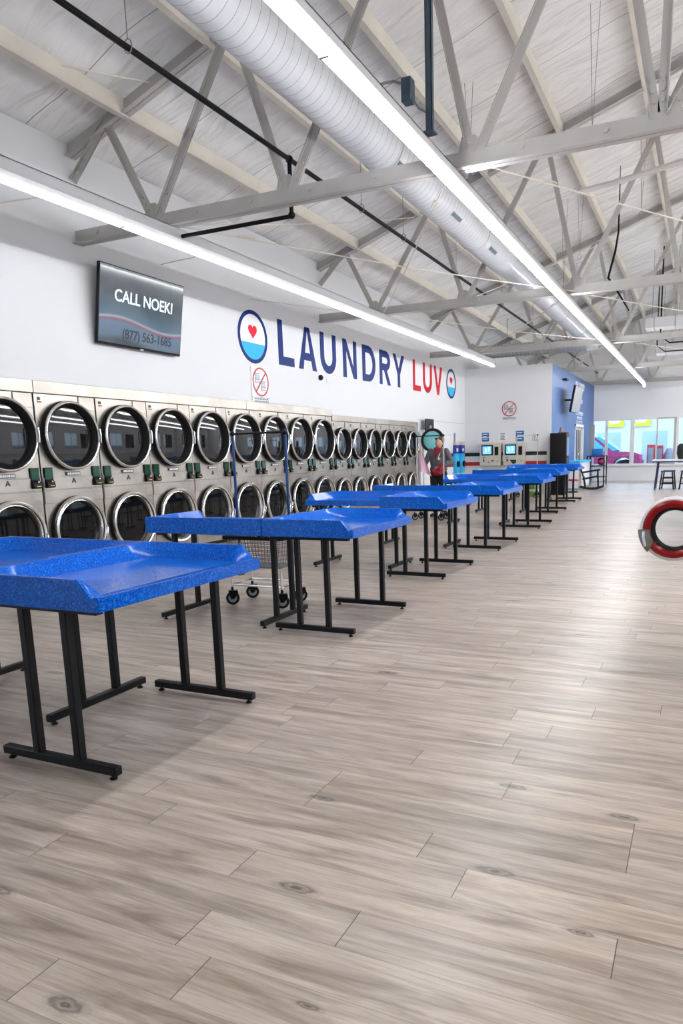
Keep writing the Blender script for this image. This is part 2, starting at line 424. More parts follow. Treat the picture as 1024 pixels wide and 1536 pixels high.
# blue wall with a doorway y 26.35..28.2 , z to 2.25
mb = MB()
mb.box(BX - .12, BX, BY, 26.35, 0, 3.9); mb.box(BX - .12, BX, 28.3, FY, 0, 3.9); mb.box(BX - .12, BX, 26.35, 28.3, 2.25, 3.9)
struct(mb.build('wall_blue', 'bluewall'))
struct(MB().box(BX - .121, BX + .004, BY - .006, BY + .0, 0, 3.9).build('trim_1', 'wall'))
struct(MB().box(WX, BX - .12, BY + .12, FY, 3.8, 3.88).build('trim_2', 'wall_lower'))
# stripes
mb = MB().box(WX, BX - .01, BY - .004, BY, 1.20, 1.31); mb.box(WX, WX + .004, 19.6, BY, 1.20, 1.31); struct(mb.build('trim_3', 'trimblack'))
mb = MB().box(WX, BX - .01, BY - .004, BY, .90, 1.02); mb.box(WX, WX + .004, 19.6, BY, .90, 1.02); struct(mb.build('trim_4', 'trimred'))
struct(MB().box(WX, BX, BY - .015, BY, 0, .10).build('baseboard_back', 'wall_lower'))
# far wall with windows
WZ0, WZ1 = .66, 2.52
mull = [(-4.26, .06), (-3.72, .10), (-2.70, .16), (-1.76, .06), (-1.03, .18), (.6, .1), (2.2, .1), (3.8, .1), (5.4, .1), (7.0, .1)]
mb = MB()
mb.box(BX - .12, RX, FY, FY + .2, 0, WZ0); mb.box(BX - .12, RX, FY, FY + .2, WZ1, 3.95); mb.box(7.1, RX, FY, FY + .2, WZ0, WZ1)
mb.box(BX - .12, BX, FY, FY + .2, WZ0, WZ1)
struct(mb.build('wall_far', 'wall'))
g = [(x, zr(x) + .15) for x in (WX - .15, 2.3, RX + .15)]
mb = MB().prism([(WX - .15, 3.95), (RX + .15, 3.95), g[2], g[1], g[0]], FY + .02, FY + .2, 'XZ')
struct(mb.build('wall_gable', 'insul'))
for i in range(len(mull) - 1):
    x0 = mull[i][0]; x1 = mull[i + 1][0]
    w = thing('window_%d' % (i + 1), None, None); struct(w); w.location = ((x0 + x1) / 2, FY + .04, WZ0)
    hw = (x1 - x0) / 2; H = WZ1 - WZ0; m0 = mull[i][1] / 2; m1 = mull[i + 1][1] / 2
    mb = MB(); mb.box(-hw, -hw + m0, -.05, .05, 0, H); mb.box(hw - m1, hw, -.05, .05, 0, H)
    mb.box(-hw + m0, hw - m1, -.04, .04, 0, .05); mb.box(-hw + m0, hw - m1, -.04, .04, H - .05, H)
    mb.build('window_frame', 'whitepl' if i != 3 else 'steel', w, bevel=.004, seg=1)
    MB().box(-hw + m0, hw - m1, .0, .008, .05, H - .05).build('window_pane', 'glass', w)
struct(MB().box(BX, 7.1, FY - .06, FY, WZ0 - .05, WZ0).build('window_sill', 'wall_lower'))
struct(MB().box(BX, RX, FY - .012, FY, 0, .09).build('baseboard_far', 'wall_lower'))
# right wall with three big windows, near wall
mb = MB(); wy = [(-2, 1), (3.5, 7.0), (9.5, 13.0), (15.5, 19.0), (21.5, 25.0), (26, 29.5)]
mb.box(RX, RX + .15, -3, FY, 0, .7); mb.box(RX, RX + .15, -3, FY, 2.9, 4.95)
ys = [-3] + [v_ for w in wy for v_ in w] + [FY]
for i in range(0, len(ys), 2): mb.box(RX, RX + .15, ys[i], ys[i + 1], .7, 2.9)
struct(mb.build('wall_right', 'wall'))
for i, (a, c) in enumerate(wy):
    w = thing('window_%d' % (i + 11), None, None); struct(w); w.location = (RX + .07, (a + c) / 2, .7); h2 = (c - a) / 2
    mb = MB()
    for yy in (-h2, -.03, h2 - .06): mb.box(-.04, .04, yy, yy + .06, 0, 2.2)
    mb.box(-.04, .04, -h2, h2, 0, .06); mb.box(-.04, .04, -h2, h2, 2.14, 2.2)
    mb.build('window_frame', 'steel', w); MB().box(-.004, .004, -h2, h2, .06, 2.14).build('window_pane', 'glass', w)
struct(MB().prism([(WX - .15, 0), (RX + .15, 0), g[2], g[1], g[0]], -3.15, -3.0, 'XZ').build('wall_near', 'wall'))
# the wall panel outline beside the last dryers
struct(MB().box(WX, WX + .006, 17.95, BY - .08, 2.22, 2.24).build('trim_5', 'steel_l'))
struct(MB().box(WX, WX + .005, 19.9, 21.3, 1.86, 1.875).build('trim_6', 'steel_l'))

# office door in the blue wall
d = thing('door_1', None, None, (BX, 27.3, 0)); struct(d)
mb = MB()
for y0 in (-.95, .85): mb.box(-.12, .03, y0, y0 + .1, 0, 2.25)
mb.box(-.12, .03, -.95, .95, 2.15, 2.25); mb.build('door_frame', 'whitepl', d, bevel=.006, seg=1)
mb = MB(); mb.box(-.08, -.04, -.85, -.74, 0, 2.15); mb.box(-.08, -.04, .74, .85, 0, 2.15); mb.box(-.08, -.04, -.03, .03, 0, 2.15)
mb.box(-.08, -.04, -.85, .85, 0, .16); mb.box(-.08, -.04, -.85, .85, 2.05, 2.15); lf = mb.build('door_leaf', 'steel_l', d)
MB().box(-.066, -.054, -.74, .74, .16, 2.05).build('door_glass', 'doorglass', d)
hd = MB().tube([(-.04, -.09, .9), (.02, -.09, .92), (.02, -.09, 1.3), (-.04, -.09, 1.32)], .012, 8).build('door_handle', 'chrome', d)

# ------------------------------------------------------------------ roof steel
for i, (px_, nm) in enumerate([(-6.11, 'lowest one, close to the left wall'), (-4.86, 'second up from the left wall, above the spiral duct'),
                               (-3.61, 'third up from the left wall, right of the duct'), (-2.36, 'fourth up from the left wall, over the centre lights'),
                               (-1.08, 'fifth up from the left wall'), (.15, 'highest one in view at the upper right corner')]):
    z = zr(px_)
    mb = MB(); mb.box(-.011, .011, -3, FY, -.17, .0); mb.box(-.07, .011, -3, FY, -.182, -.17)
    y = -2.5
    while y < FY - 1:
        mb.box(-.016, -.011, y, y + .05, -.12, -.06); y += 1.1
    o = mb.build('roof_purlin', 'cream', None, (px_, 0, z))
    tag(o, 'cream steel roof purlin, ' + nm, 'roof purlin', 'purlins under the roof insulation')

def tee(mb, p0, p1, stem=.10, fl=.11, gap=.010, th=.010, side=1):
    """double angle bar in an XZ plane: two legs back to back and two flanges"""
    p0 = Vector(p0); p1 = Vector(p1); d = (p1 - p0).normalized(); yv = Vector((0, 1, 0)); u = yv.cross(d).normalized()
    if u.z < 0: u = -u
    if side < 0: u = -u
    for s_ in (-1, 1):
        mb.bar(p0, p1, th, stem, up=u, ow=s_ * (gap / 2 + th / 2))
        mb.bar(p0, p1, fl / 2 - gap / 2, th, up=u, ow=s_ * (fl / 4 + gap / 4), oh=-stem / 2 - th / 2)
JB = [-5.80, -4.04, -2.07, -.45]; RT = 2.3
def truss(Yt, label, z0=3.99, detail=True):
    r = thing('roof_truss', label, 'roof truss', (0, Yt, z0), 0, 'steel trusses across the hall')
    Z = lambda z: z - z0
    mb = MB(); tee(mb, (WX, 0, 0), (RX, 0, 0), .14, .15, .014, .012)
    c = mb.build('bottom_chord', 'steel', r)
    b0 = None
    for k in range(11 if detail else 0):
        x = WX + .35 + k * .72
        if b0 is None: b0 = MB().cyl((0, -.035, .015), (0, .035, .015), .026, 6).build('bolt', 'steel', c, (x, 0, 0))
        else:
            q = b0.copy(); COL.objects.link(q); q.parent = c; q.location = (x, 0, 0)
    tch = lambda x: zr(x) - .085
    for a, bx, sd in ((WX, RT, 0), (RX, RT, 0)):
        mb = MB(); tee(mb, (a, 0, Z(tch(a))), (bx, 0, Z(tch(bx))), .13, .14, .012, .012); mb.build('top_chord', 'steel', r)
    def web(x0, z_0, x1, z1, sd=1, st=.07):
        mb = MB(); tee(mb, (x0, 0, Z(z_0)), (x1, 0, Z(z1)), st, .085, .012, .008, sd)
        if detail:
            d = (Vector((x1, 0, z1)) - Vector((x0, 0, z_0))).normalized()
            for q in (.12, .20, .28):
                p = Vector((x0, 0, Z(z_0))) + d * q; mb.cyl((p.x, -.03, p.z), (p.x, .03, p.z), .014, 6)
        mb.build('web', 'steel', r)
    web(WX + .04, 4.60, -6.38, tch(-6.38), -1)
    tops = [-6.36, -4.55, -2.56, -.36]
    for i, j in enumerate(JB):
        web(j, 4.02, tops[i] - .05 if i else tops[0], tch(tops[i]) - .05)
        if i < 3: web(j + .06, 4.02, tops[i + 1] - .08, tch(tops[i + 1]) - .06, -1)
    web(JB[3] - .04, 4.02, -1.05, tch(-1.05) - .05)
    web(-.38, 4.02, RT - .1, tch(RT) - .1, -1, .07)
    for i, j in enumerate([4.9, 7.1, 9.3]):
        web(j, 4.02, j - 1.6, tch(j - 1.6)); web(j + .06, 4.02, j + .6, tch(j + .6), -1)
    for j in JB: MB().prism([(-.16, -.05), (.16, -.05), (.14, .09), (.03, .2), (-.1, .2)], -.006, .006, 'XZ').build('gusset_plate', 'steel', r, (j, 0, 0))
    return r
TY = [6.76, 12.70, 18.90, 25.0, 30.7]
for yt, l in zip(TY, ['nearest one, crossing above the television', 'second one, crossing above the blue letters',
                      'third one, meeting the wall by the red letters', 'fourth one, above the blue wall',
                      'farthest one, against the window wall']):
    truss(yt, 'grey steel roof truss, ' + l, 3.99, yt < 20)
# bracing rods
def rod(p0, p1, label, turn=True, r=.008):
    p0 = Vector(p0); p1 = Vector(p1); mid = p0.lerp(p1, .5); mid.z -= .05
    mb = MB(); mb.tube([p0, p0.lerp(mid, .5) - Vector((0, 0, .01)), mid, mid.lerp(p1, .5) - Vector((0, 0, .01)), p1], r, 6)
    if turn:
        d = (p1 - p0).normalized(); q = p0 + d * .75; sd = d.cross(Vector((0, 0, 1))).normalized()
        for s_ in (-1, 1): mb.tube([q + sd * s_ * .004, q + d * .03 + sd * s_ * .022, q + d * .2 + sd * s_ * .022, q + d * .23 + sd * s_ * .004], .006, 6)
    tag(mb.build('bracing_rod', 'cream'), label, 'bracing rod', 'thin rods bracing the trusses')
rod((-5.55, 6.8, 3.93), (-2.1, 12.65, 3.95), 'thin rod running from the nearest truss by the left lights to the second truss')
rod((-2.0, 6.8, 3.95), (1.8, 12.65, 3.95), 'thin rod with a turnbuckle right of the centre lights')
rod((-2.3, 6.8, 3.93), (-5.6, 12.65, 3.95), 'thin rod crossing over from the centre lights back to the left lights')
rod((-5.6, 6.8, 3.95), (-4.95, 12.6, 5.5), 'thin sway rod climbing to the top of the second truss')
rod((-5.5, 12.75, 3.93), (-2.1, 18.85, 3.95), 'thin rod between the second and third truss starting at the left lights')
rod((-2.1, 12.75, 3.95), (1.8, 18.85, 3.95), 'thin rod between the second and third truss right of the centre lights')
rod((-2.2, 12.75, 3.93), (-5.6, 18.85, 3.95), 'thin rod between the second and third truss crossing the spiral duct')
rod((-6.95, 4.2, 5.45 - .25), (-5.7, 6.72, 5.38), 'thin rod at the upper left corner reaching the top of the nearest truss', False)
rod((-4.1, 12.75, 4.0), (-.5, 18.85, 6.9), 'thin sway rod climbing from the second truss towards the ridge', False)
rod((-2.1, 18.95, 3.95), (-5.6, 24.95, 3.95), 'thin rod between the third and fourth truss on the left')
rod((-2.0, 18.95, 3.95), (1.8, 24.95, 3.95), 'thin rod between the third and fourth truss on the right')

# ------------------------------------------------------------------ lights
def rail(x, y0, y1, label):
    mb = MB(); mb.box(-.055, -.047, y0, y1, 3.80, 3.915); mb.box(.047, .055, y0, y1, 3.80, 3.915); mb.box(-.055, .055, y0, y1, 3.80, 3.808)
    mb.box(-.055, .055, y0, y1, 3.907, 3.915)
    o = mb.build('light_rail', 'steel_l', None, (x, 0, 0)); tag(o, label, 'light rail', 'steel channels carrying the strip lights'); return o
rail(-5.60, 2.2, 20.4, 'long grey steel channel over the left row of strip lights')
rail(-2.26, 1.6, 31 - .1, 'long grey steel channel over the centre row of strip lights')
rail(1.2, -2.6, 30.9, 'long grey steel channel over the added strip lights right of the frame')  # this and the next two rails carry the added, unseen light rows
rail(4.6, -2.6, 30.9, 'long grey steel channel over the second added row right of the frame')
rail(7.95, -2.6, 30.9, 'long grey steel channel over the farthest added right strip lights')
def fixture(x, y, L, label, group, tm='tube'):
    r = thing('strip_light', label, 'light', (x, y, 3.70), 0, group)
    mb = MB(); mb.prism([(-.035, .095), (.035, .095), (.026, .05), (-.026, .05)], .004, L - .004, 'XZ')
    mb.build('housing', 'whitepl', r)
    mb = MB(); mb.prism([(.040 * math.cos(a), .020 + .028 * math.sin(a)) for a in [2 * PI * k / 14 for k in range(14)]], .012, L - .012, 'XZ'); mb.build('tube', tm, r)
    mb = MB(); mb.box(-.03, .03, -.012, .010, -.012, .02); mb.build('end_cap', 'greypl', r)
    return r
NO = ['first', 'second', 'third', 'fourth', 'fifth', 'sixth', 'seventh', 'eighth', 'ninth', 'tenth', 'eleventh', 'twelfth', 'thirteenth', 'fourteenth', 'fifteenth', 'sixteenth']
Lf = 2.37
fx0 = fixture(-5.555, 2.52 + 1.0, Lf, '', 'left row of strip lights')
fx0.location.y = 3.6
n = 7
for i in range(n):
    l = 'lit white strip light in the row over the dryers, %s from the near end' % NO[i]
    if i == 0: fx0['label'] = l
    else: dup(fx0, (-5.555, 3.6 + i * 2.365, 3.70), None, l)
fx1 = fixture(-2.19, 1.86, 2.285, '', 'centre row of strip lights', 'tube2')
for i in range(12):
    l = 'strip light of the centre row beside the duct, %s from the near end' % NO[i]
    if i == 0: fx1['label'] = l
    else: dup(fx1, (-2.19, 1.86 + i * 2.29, 3.70), None, l)
for j, x in enumerate((1.25, 4.65, 8.0)):  # unseen rows added to raise the overall light in the hall
    for i in range(13):
        o = dup(fx1, (x, .62 + i * 2.33, 3.70), None, 'unseen strip light added right of the frame, %s row out, %s from the near end' % (NO[j], NO[i])); o['group'] = 'added unseen right rows of strip lights'
o = MB().lathe([(.0, -.09, 0), (.05, -.08, 0), (.07, -.03, 0), (.06, .0, 0)], 'Z', 16, cap0=True).build('end_lamp', 'lampblue', None, (-2.19, 29.40, 3.70))
tag(o, 'small round blue-glowing lamp at the far end of the centre light row', 'lamp')
# wires from the left rail to the wall
for a, c, l in [((-5.6, 7.2, 3.7), (-6.98, 8.2, 4.0), 'thin wire from the left lights to the wall above the television'),
                ((-5.62, 5.2, 3.78), (-6.98, 4.9, 3.75), 'thin wire from the left lights to the wall at the left edge'),
                ((-5.6, 11.7, 3.78), (-6.98, 10.3, 3.92), 'thin wire from the left lights to the wall above the letter L')]:
    tag(MB().tube([a, c], .006, 6).build('guy_wire', 'cream'), l, 'wire')

# ------------------------------------------------------------------ spiral duct
dct = thing('spiral_duct', 'long round white spiral duct running beside the centre lights', 'duct', (-3.16, 0, 4.45))
def ductseg(name, y0, y1, r0, r1, mat, rings=()):
    mb = MB(); prof = [(r0, y0, 0)]
    for q in rings: prof += [(r0, q - .03, 0), (r0 + .012, q - .02, 0), (r0 + .012, q + .02, 0), (r0, q + .03, 0)]
    prof.append((r1, y1, 0)); mb.lathe(prof, 'Y', 48, cap0=True, cap1=True); return mb.build(name, mat, dct)
ductseg('spiral_section', 1.2, 11.9, .243, .243, 'duct', (3.9, 7.2, 10.4))
ductseg('reducer', 11.9, 12.5, .243, .215, 'ductsmooth')
ductseg('smooth_section', 12.5, 22.0, .215, .215, 'ductsmooth', (14.5, 17.0, 19.5, 21.5))
for yy in (7.35, 9.1, 10.8):
    mb = MB(); mb.box(-.03, .03, -.16, .16, -.012, .012); mb.box(-.022, .022, -.15, .15, .012, .016, 1)
    an = .75
    o = mb.build('register', ['greypl', 'galv'], dct, (.243 * math.sin(an), yy, -.243 * math.cos(an)), (0, PI - an, 0))
mb = MB().tube([(.24, 22.9, 0), (.24, 22.5, 0), (0, 22.2, 0), (0, 21.95, 0)][::-1], .215, 28)
cross = thing('cross_duct', 'grey ribbed round duct lying across above the white partition wall', 'duct', (-7.0, 22.6, 4.45))
MB().lathe([(.20, .02, 0), (.20, 3.6, 0), (.215, 3.62, 0), (.215, 3.72, 0), (.20, 3.74, 0), (.20, 3.95, 0)], 'X', 36, cap0=True, cap1=True).build('round_section', 'duct2' if False else 'ductsmooth', cross)
mb = MB()
for k in range(30): mb.lathe([(.20, .1 + k * .12, 0), (.204, .105 + k * .12, 0), (.204, .115 + k * .12, 0), (.20, .12 + k * .12, 0)], 'X', 28)
mb.build('rib', 'greypl', cross)
for s_ in (1.2, 3.0): MB().tube([(s_, 0, .2), (s_, 0, zr(WX + s_) - 4.45)], .01, 6).build('hanger', 'wire', cross)

# ------------------------------------------------------------------ pipes
sp = thing('sprinkler_pipe', 'long black sprinkler pipe hung under the roof left of the duct', 'pipe', (-4.09, 0, 4.39))
MB().tube([(0, -2.9, 0), (0, FY - .3, 0)], .024, 12).build('main_pipe', 'blackpipe', sp)
mb = MB().tube([(0, 6.9, 0), (0, 6.9, -.52), (-.03, 6.9, -.55), (-1.25, 6.9, -.55), (-1.45, 6.9, -.55)], .022, 12)
mb.sphere((0, 6.9, -.54), .038); mb.sphere((0, 6.9, 0), .04); mb.build('branch_pipe', 'blackpipe', sp)
for yy in (4.62, 8.62, 10.0, 12.4, 15.5, 18.5, 21.5, 24.5):
    mb = MB(); mb.tube([(0.03 * math.cos(a) * 1.2, 0.0, .012 + .05 * math.sin(a)) for a in [2 * PI * k / 14 for k in range(14)]], .005, 6, closed=True)
    mb.tube([(0, 0, .06), (0, 0, zr(-4.09) - 4.39)], .004, 6)
    mb.build('pipe_hanger', 'wire', sp, (0, yy, 0))
# strut channel and junction box near the centre lights
st = thing('strut_post', 'dark blue-grey steel strut hanging from the roof by the centre lights', 'strut', (-2.20, 6.0, 3.96))
mb = MB(); mb.box(-.028, .028, -.024, -.018, 0, zr(-2.2) - 3.96); mb.box(-.028, -.022, -.024, .024, 0, zr(-2.2) - 3.96); mb.box(.022, .028, -.024, .024, 0, zr(-2.2) - 3.96)
mb.build('channel', 'galv', st); MB().box(-.05, .05, -.05, .05, -.012, 0).build('foot_plate', 'galv', st)
jb = thing('junction_box', 'small blue-grey electrical box with bent conduit above the centre lights', 'electrical box', (-2.47, 6.2, 4.31))
MB().box(-.045, .045, -.05, .05, 0, .19).build('box_body', 'galv', jb, bevel=.004, seg=1)
MB().tube([(-.04, 0, .16), (-.12, -.02, .19), (-.2, -.05, .18), (-.3, -.1, .14)], .012, 8).build('conduit', 'wire', jb)
MB().tube([(.04, 0, .03), (.10, 0, -.06), (.18, -.05, -.12), (.235, -.1, -.06), (.24, -.13, .1)], .010, 8).build('conduit', 'wire', jb)
tag(MB().tube([(-1.62, 9.8, 4.55), (-1.2, 9.9, 4.62), (-.2, 9.8, 4.72), (1.5, 9.9, 4.9)], .035, 8).build('electrical_conduit', 'steel'),
    'grey electrical conduit crossing right of the centre lights behind the nearest truss', 'conduit')
tag(MB().tube([(-1.75, 15.5, 6.76), (-1.75, 15.5, 5.55), (-1.80, 15.5, 5.2), (-1.92, 15.5, 4.72), (-1.72, 15.5, 4.42), (-1.5, 15.5, 4.05)], [.006, .018, .022, .022, .02, .014], 8).build('hanging_cable', 'blackpipe'),
    'black cable drooping from the roof beyond the second truss', 'cable')
random.seed(3)
for i in range(9):
    x = random.uniform(-3.4, .2); y = random.choice([10.2, 14.2, 15.8, 17.1, 20.4, 21.8, 23.5, 27]); z1 = zr(x)
    zb = z1 - random.uniform(.8, 1.9)
    mb = MB().tube([(x - .06, y, z1), (x, y, zb + .06), (x, y, zb)], .004, 5); mb.tube([(x + .06, y, z1), (x, y, zb + .06)], .004, 5)
    mb.tube([(x + .035 * math.cos(a), y, zb - .05 + .055 * math.sin(a)) for a in [2 * PI * k / 10 for k in range(10)]], .005, 5, closed=True)
    tag(mb.build('wire_hanger', 'wire'), 'thin wire loop hanging from the white roof insulation between the trusses', 'wire hanger', 'loose wire hangers under the roof')
# service duct-work far right (seen through the trusses)
for x, y, z, w, l_, h_, lb in [(-.9, 22.6, 4.7, 1.6, .7, .28, 'grey sheet metal air duct hung under the third truss'),
                               (-.6, 27.4, 4.55, 2.2, .9, .3, 'pale sheet metal air duct hung near the window wall')]:
    r = thing('air_duct', lb, 'duct', (x, y, z)); MB().box(-w / 2, w / 2, -l_ / 2, l_ / 2, 0, h_).build('duct_body', 'steel_l', r, bevel=.01, seg=1)
    mb = MB()
    for k in (-.35, 0, .35): mb.box(w * k - .012, w * k + .012, -l_ / 2 - .012, l_ / 2 + .012, -.012, h_ + .012)
    mb.build('duct_seam', 'greypl', r)
    for sx_ in (-1, 1): MB().tube([(sx_ * w * .4, 0, h_), (sx_ * w * .4, 0, zr(x + sx_ * w * .4) - z)], .008, 6).build('hanger', 'wire', r)
for i, (x, y) in enumerate([(-1.3, 22.6), (-.9, 23.3), (-1.6, 26.2), (-1.2, 27.8)]):
    mb = MB().tube([(x, y, zr(x)), (x, y, 4.5 + .1 * i), (x + .25, y, 4.3 + .1 * i), (x + 1.4, y, 4.3 + .1 * i)], .02 + .006 * (i % 2), 8)
    tag(mb.build('conduit_drop', ['blackpipe', 'steel_l'][i % 2]), ['black pipe bending under the roof past the third truss', 'pale pipe bending under the roof past the third truss',
        'black pipe bending under the roof past the fourth truss', 'pale pipe bending under the roof before the fourth truss'][i], 'pipe')

# ------------------------------------------------------------------ wall lettering
LZ0, LZ1 = 2.965, 3.745
def letter(ch, y0, y1, sw, parent, mat):
    W = y1 - y0; Hh = LZ1 - LZ0; polys = []
    def P(*pts): polys.append([(p[0] * W, p[1] * Hh) for p in pts])
    s = sw / W; tz = sw / Hh
    def arcring(cx, cz, rx, rz, a0, a1, n=14, si=None):
        for k in range(n):
            a = a0 + (a1 - a0) * k / n; b_ = a0 + (a1 - a0) * (k + 1) / n
            P((cx + rx * math.cos(a), cz + rz * math.sin(a)), (cx + rx * math.cos(b_), cz + rz * math.sin(b_)),
              (cx + (rx - s) * math.cos(b_), cz + (rz - tz) * math.sin(b_)), (cx + (rx - s) * math.cos(a), cz + (rz - tz) * math.sin(a)))
    if ch == 'L': P((0, 0), (s, 0), (s, 1), (0, 1)); P((s, 0), (1, 0), (1, tz), (s, tz))
    if ch == 'A':
        P((0, 0), (s * 1.05, 0), (.5 + .02, 1), (.5 - s * .55, 1)); P((1, 0), (1 - s * 1.05, 0), (.5 - .02, 1), (.5 + s * .55, 1))
        P((.22, .22), (.78, .22), (.74, .22 + tz * .9), (.26, .22 + tz * .9))
    if ch == 'U':
        rz = .5 * W / Hh
        P((0, rz), (s, rz), (s, 1), (0, 1)); P((1 - s, rz), (1, rz), (1, 1), (1 - s, 1)); arcring(.5, rz, .5, rz, PI, 2 * PI, 18)
    if ch == 'N': P((0, 0), (s, 0), (s, 1), (0, 1)); P((1 - s, 0), (1, 0), (1, 1), (1 - s, 1)); P((s, 1), (s, .72), (1 - s, 0), (1 - s, .28))
    if ch == 'D':
        P((0, 0), (s, 0), (s, 1), (0, 1)); P((s, 0), (.45, 0), (.45, tz), (s, tz)); P((s, 1), (.45, 1), (.45, 1 - tz), (s, 1 - tz)); arcring(.45, .5, .55, .5, -PI / 2, PI / 2, 20)
    if ch == 'R':
        P((0, 0), (s, 0), (s, 1), (0, 1)); P((s, 1), (.55, 1), (.55, 1 - tz), (s, 1 - tz)); P((s, .42), (.55, .42), (.55, .42 + tz), (s, .42 + tz))
        arcring(.55, .71, .42, .29, -PI / 2, PI / 2, 16); P((.40, .42), (.40 + s, .44), (1, 0), (1 - s * 1.1, 0))
    if ch == 'Y': P((.5 - s / 2, 0), (.5 + s / 2, 0), (.5 + s / 2, .45), (.5 - s / 2, .45)); P((0, 1), (s * 1.1, 1), (.5 + s / 2, .40), (.5 - s / 2, .40)); P((1, 1), (1 - s * 1.1, 1), (.5 - s / 2, .40), (.5 + s / 2, .40))
    if ch == 'V': P((0, 1), (s * 1.1, 1), (.5 + s * .5, 0), (.5 - s * .5, 0)); P((1, 1), (1 - s * 1.1, 1), (.5 - s * .5, 0), (.5 + s * .5, 0))
    mb = MB()
    for k, p in enumerate(polys): mb.prism(p, 0, .006 + .0002 * (k % 4), 'YZ')
    return mb.build('letter', mat, parent, (0, y0, 0))
ws = thing('wall_lettering', 'big LAUNDRY LUV lettering on the white wall, blue word then red word', 'wall lettering', (WX, 0, LZ0))
for ch, a, c in [('L', 11.14, 11.67), ('A', 11.83, 12.51), ('U', 12.67, 13.33), ('N', 13.64, 14.28), ('D', 14.57, 15.26), ('R', 15.49, 16.13), ('Y', 16.28, 17.0)]:
    lab(letter(ch, a, c, .155, ws, 'navy'), 'blue letter ' + ch)
for ch, a, c in [('L', 17.59, 18.14), ('U', 18.32, 19.0), ('V', 19.16, 19.86)]:
    lab(letter(ch, a, c, .145, ws, 'redv'), 'red letter ' + ch)
def logo(y, z, label):
    r = thing('round_emblem', label, 'emblem', (WX, y, z), 0, 'round heart emblems at both ends of the lettering')
    R_, n = .43, 48
    MB().lathe([(.0001, .003, 0), (R_ + .02, .003, 0)], 'X', n).build('white_disc', 'whitev', r)
    MB().lathe([(R_ - .065, .004, 0), (R_ - .065, .008, 0), (R_, .008, 0), (R_, .004, 0)], 'X', n).build('ring', 'navy', r)
    ri = R_ - .065; wl = -.10; a0 = math.asin(wl / ri)
    pts = [(ri * math.cos(a), ri * math.sin(a)) for a in [PI - a0 + (PI + 2 * a0) * k / 30 for k in range(31)]]
    MB().prism(pts, .003, .006, 'YZ').build('water', 'sky', r)
    hp = []
    for k in range(40):
        a = 2 * PI * k / 40; hp.append((.0078 * 16 * math.sin(a) ** 3, .0078 * (13 * math.cos(a) - 5 * math.cos(2 * a) - 2 * math.cos(3 * a) - math.cos(4 * a)) + .095))
    MB().prism(hp, .003, .007, 'YZ').build('heart', 'heart', r)
    return r
logo(10.36, 3.33, 'round blue-ringed emblem with a red heart left of the word LAUNDRY')
logo(20.66, 3.36, 'round blue-ringed emblem with a red heart right of the word LUV')
def nosign(name, label, org, xd, scale=1.0, paper=False):
    r = thing(name, label, 'sign', org); r.rotation_euler = (0, 0, 0 if xd == 'X' else PI / 2)
    # local: x across, z up, facing -y
    s = scale
    if paper: MB().box(-.30 * s, .27 * s, -.004, -.002, -.30 * s, .31 * s).build('backing_sheet', 'whitev', r)
    mb = MB(); mb.lathe([(.215 * s, -.010, 0), (.215 * s, -.005, 0), (.24 * s, -.005, 0), (.24 * s, -.010, 0), (.215 * s, -.010, 0)], 'Y', 36, (0, 0, .05 * s))
    mb.bar((-.15 * s, -.012, -.11 * s), (.15 * s, -.012, .21 * s), .006, .022 * s, (0, 0, 1)); mb.build('red_ban_circle', 'trimred', r)
    mb = MB(); random.seed(5)
    for cx, cz in ((-.09, .10), (.08, -.02)):
        for k in range(7):
            mb.bar(((cx - .06 + random.uniform(-.02, .02)) * s, -.0075, (cz - .07 + k * .024) * s), ((cx + .06 + random.uniform(-.02, .02)) * s, -.0075, (cz - .06 + k * .024) * s), .003, .010 * s, (0, 0, 1))
        mb.bar(((cx - .07) * s, -.0075, (cz - .08) * s), ((cx - .06) * s, -.0075, (cz + .1) * s), .003, .012 * s, (1, 0, 0))
    mb.build('pictogram', 'inkblue', r)
    mb = MB(); random.seed(9)
    for j, zz in enumerate((-.235, -.275)):
        x = -.21
        while x < .2:
            w = random.uniform(.018, .03); mb.box(x * s, (x + w) * s, -.006, -.0045, (zz - .012) * s, (zz + .012) * s); x += w + .010
    mb.build('caption', 'inkblue', r)
    return r
o = nosign('warning_sign', 'white sheet with a red crossed circle on the wall above the dryers', (WX + .001, 10.52, 2.56), 'Y', 1.0, True)
MB().box(-.285, -.279, -.008, -.004, -.27, .29).build('sheet_edge', 'greypl', o); MB().box(-.28, .27, -.008, -.004, -.215, -.207).build('sheet_fold', 'greypl', o); MB().box(-.28, .27, -.008, -.004, -.297, -.29).build('sheet_edge', 'greypl', o)
nosign('warning_sign', 'red crossed circle sign on the white partition wall', (-5.56, BY - .001, 2.58), 'X', .95)
r = thing('wall_sensor', 'small black sensor with a clip on the wall below the letter A', 'sensor', (WX, 12.61, 2.86))
MB().lathe([(.001, .0, 0), (.05, .0, 0), (.055, .04, 0), (.03, .07, 0), (.001, .075, 0)], 'X', 16).build('sensor_body', 'blackmetal', r)
MB().tube([(.01, .25, .05), (.015, .25, -.06), (.02, .32, -.1)], .006, 6).build('clip', 'whitepl', r)

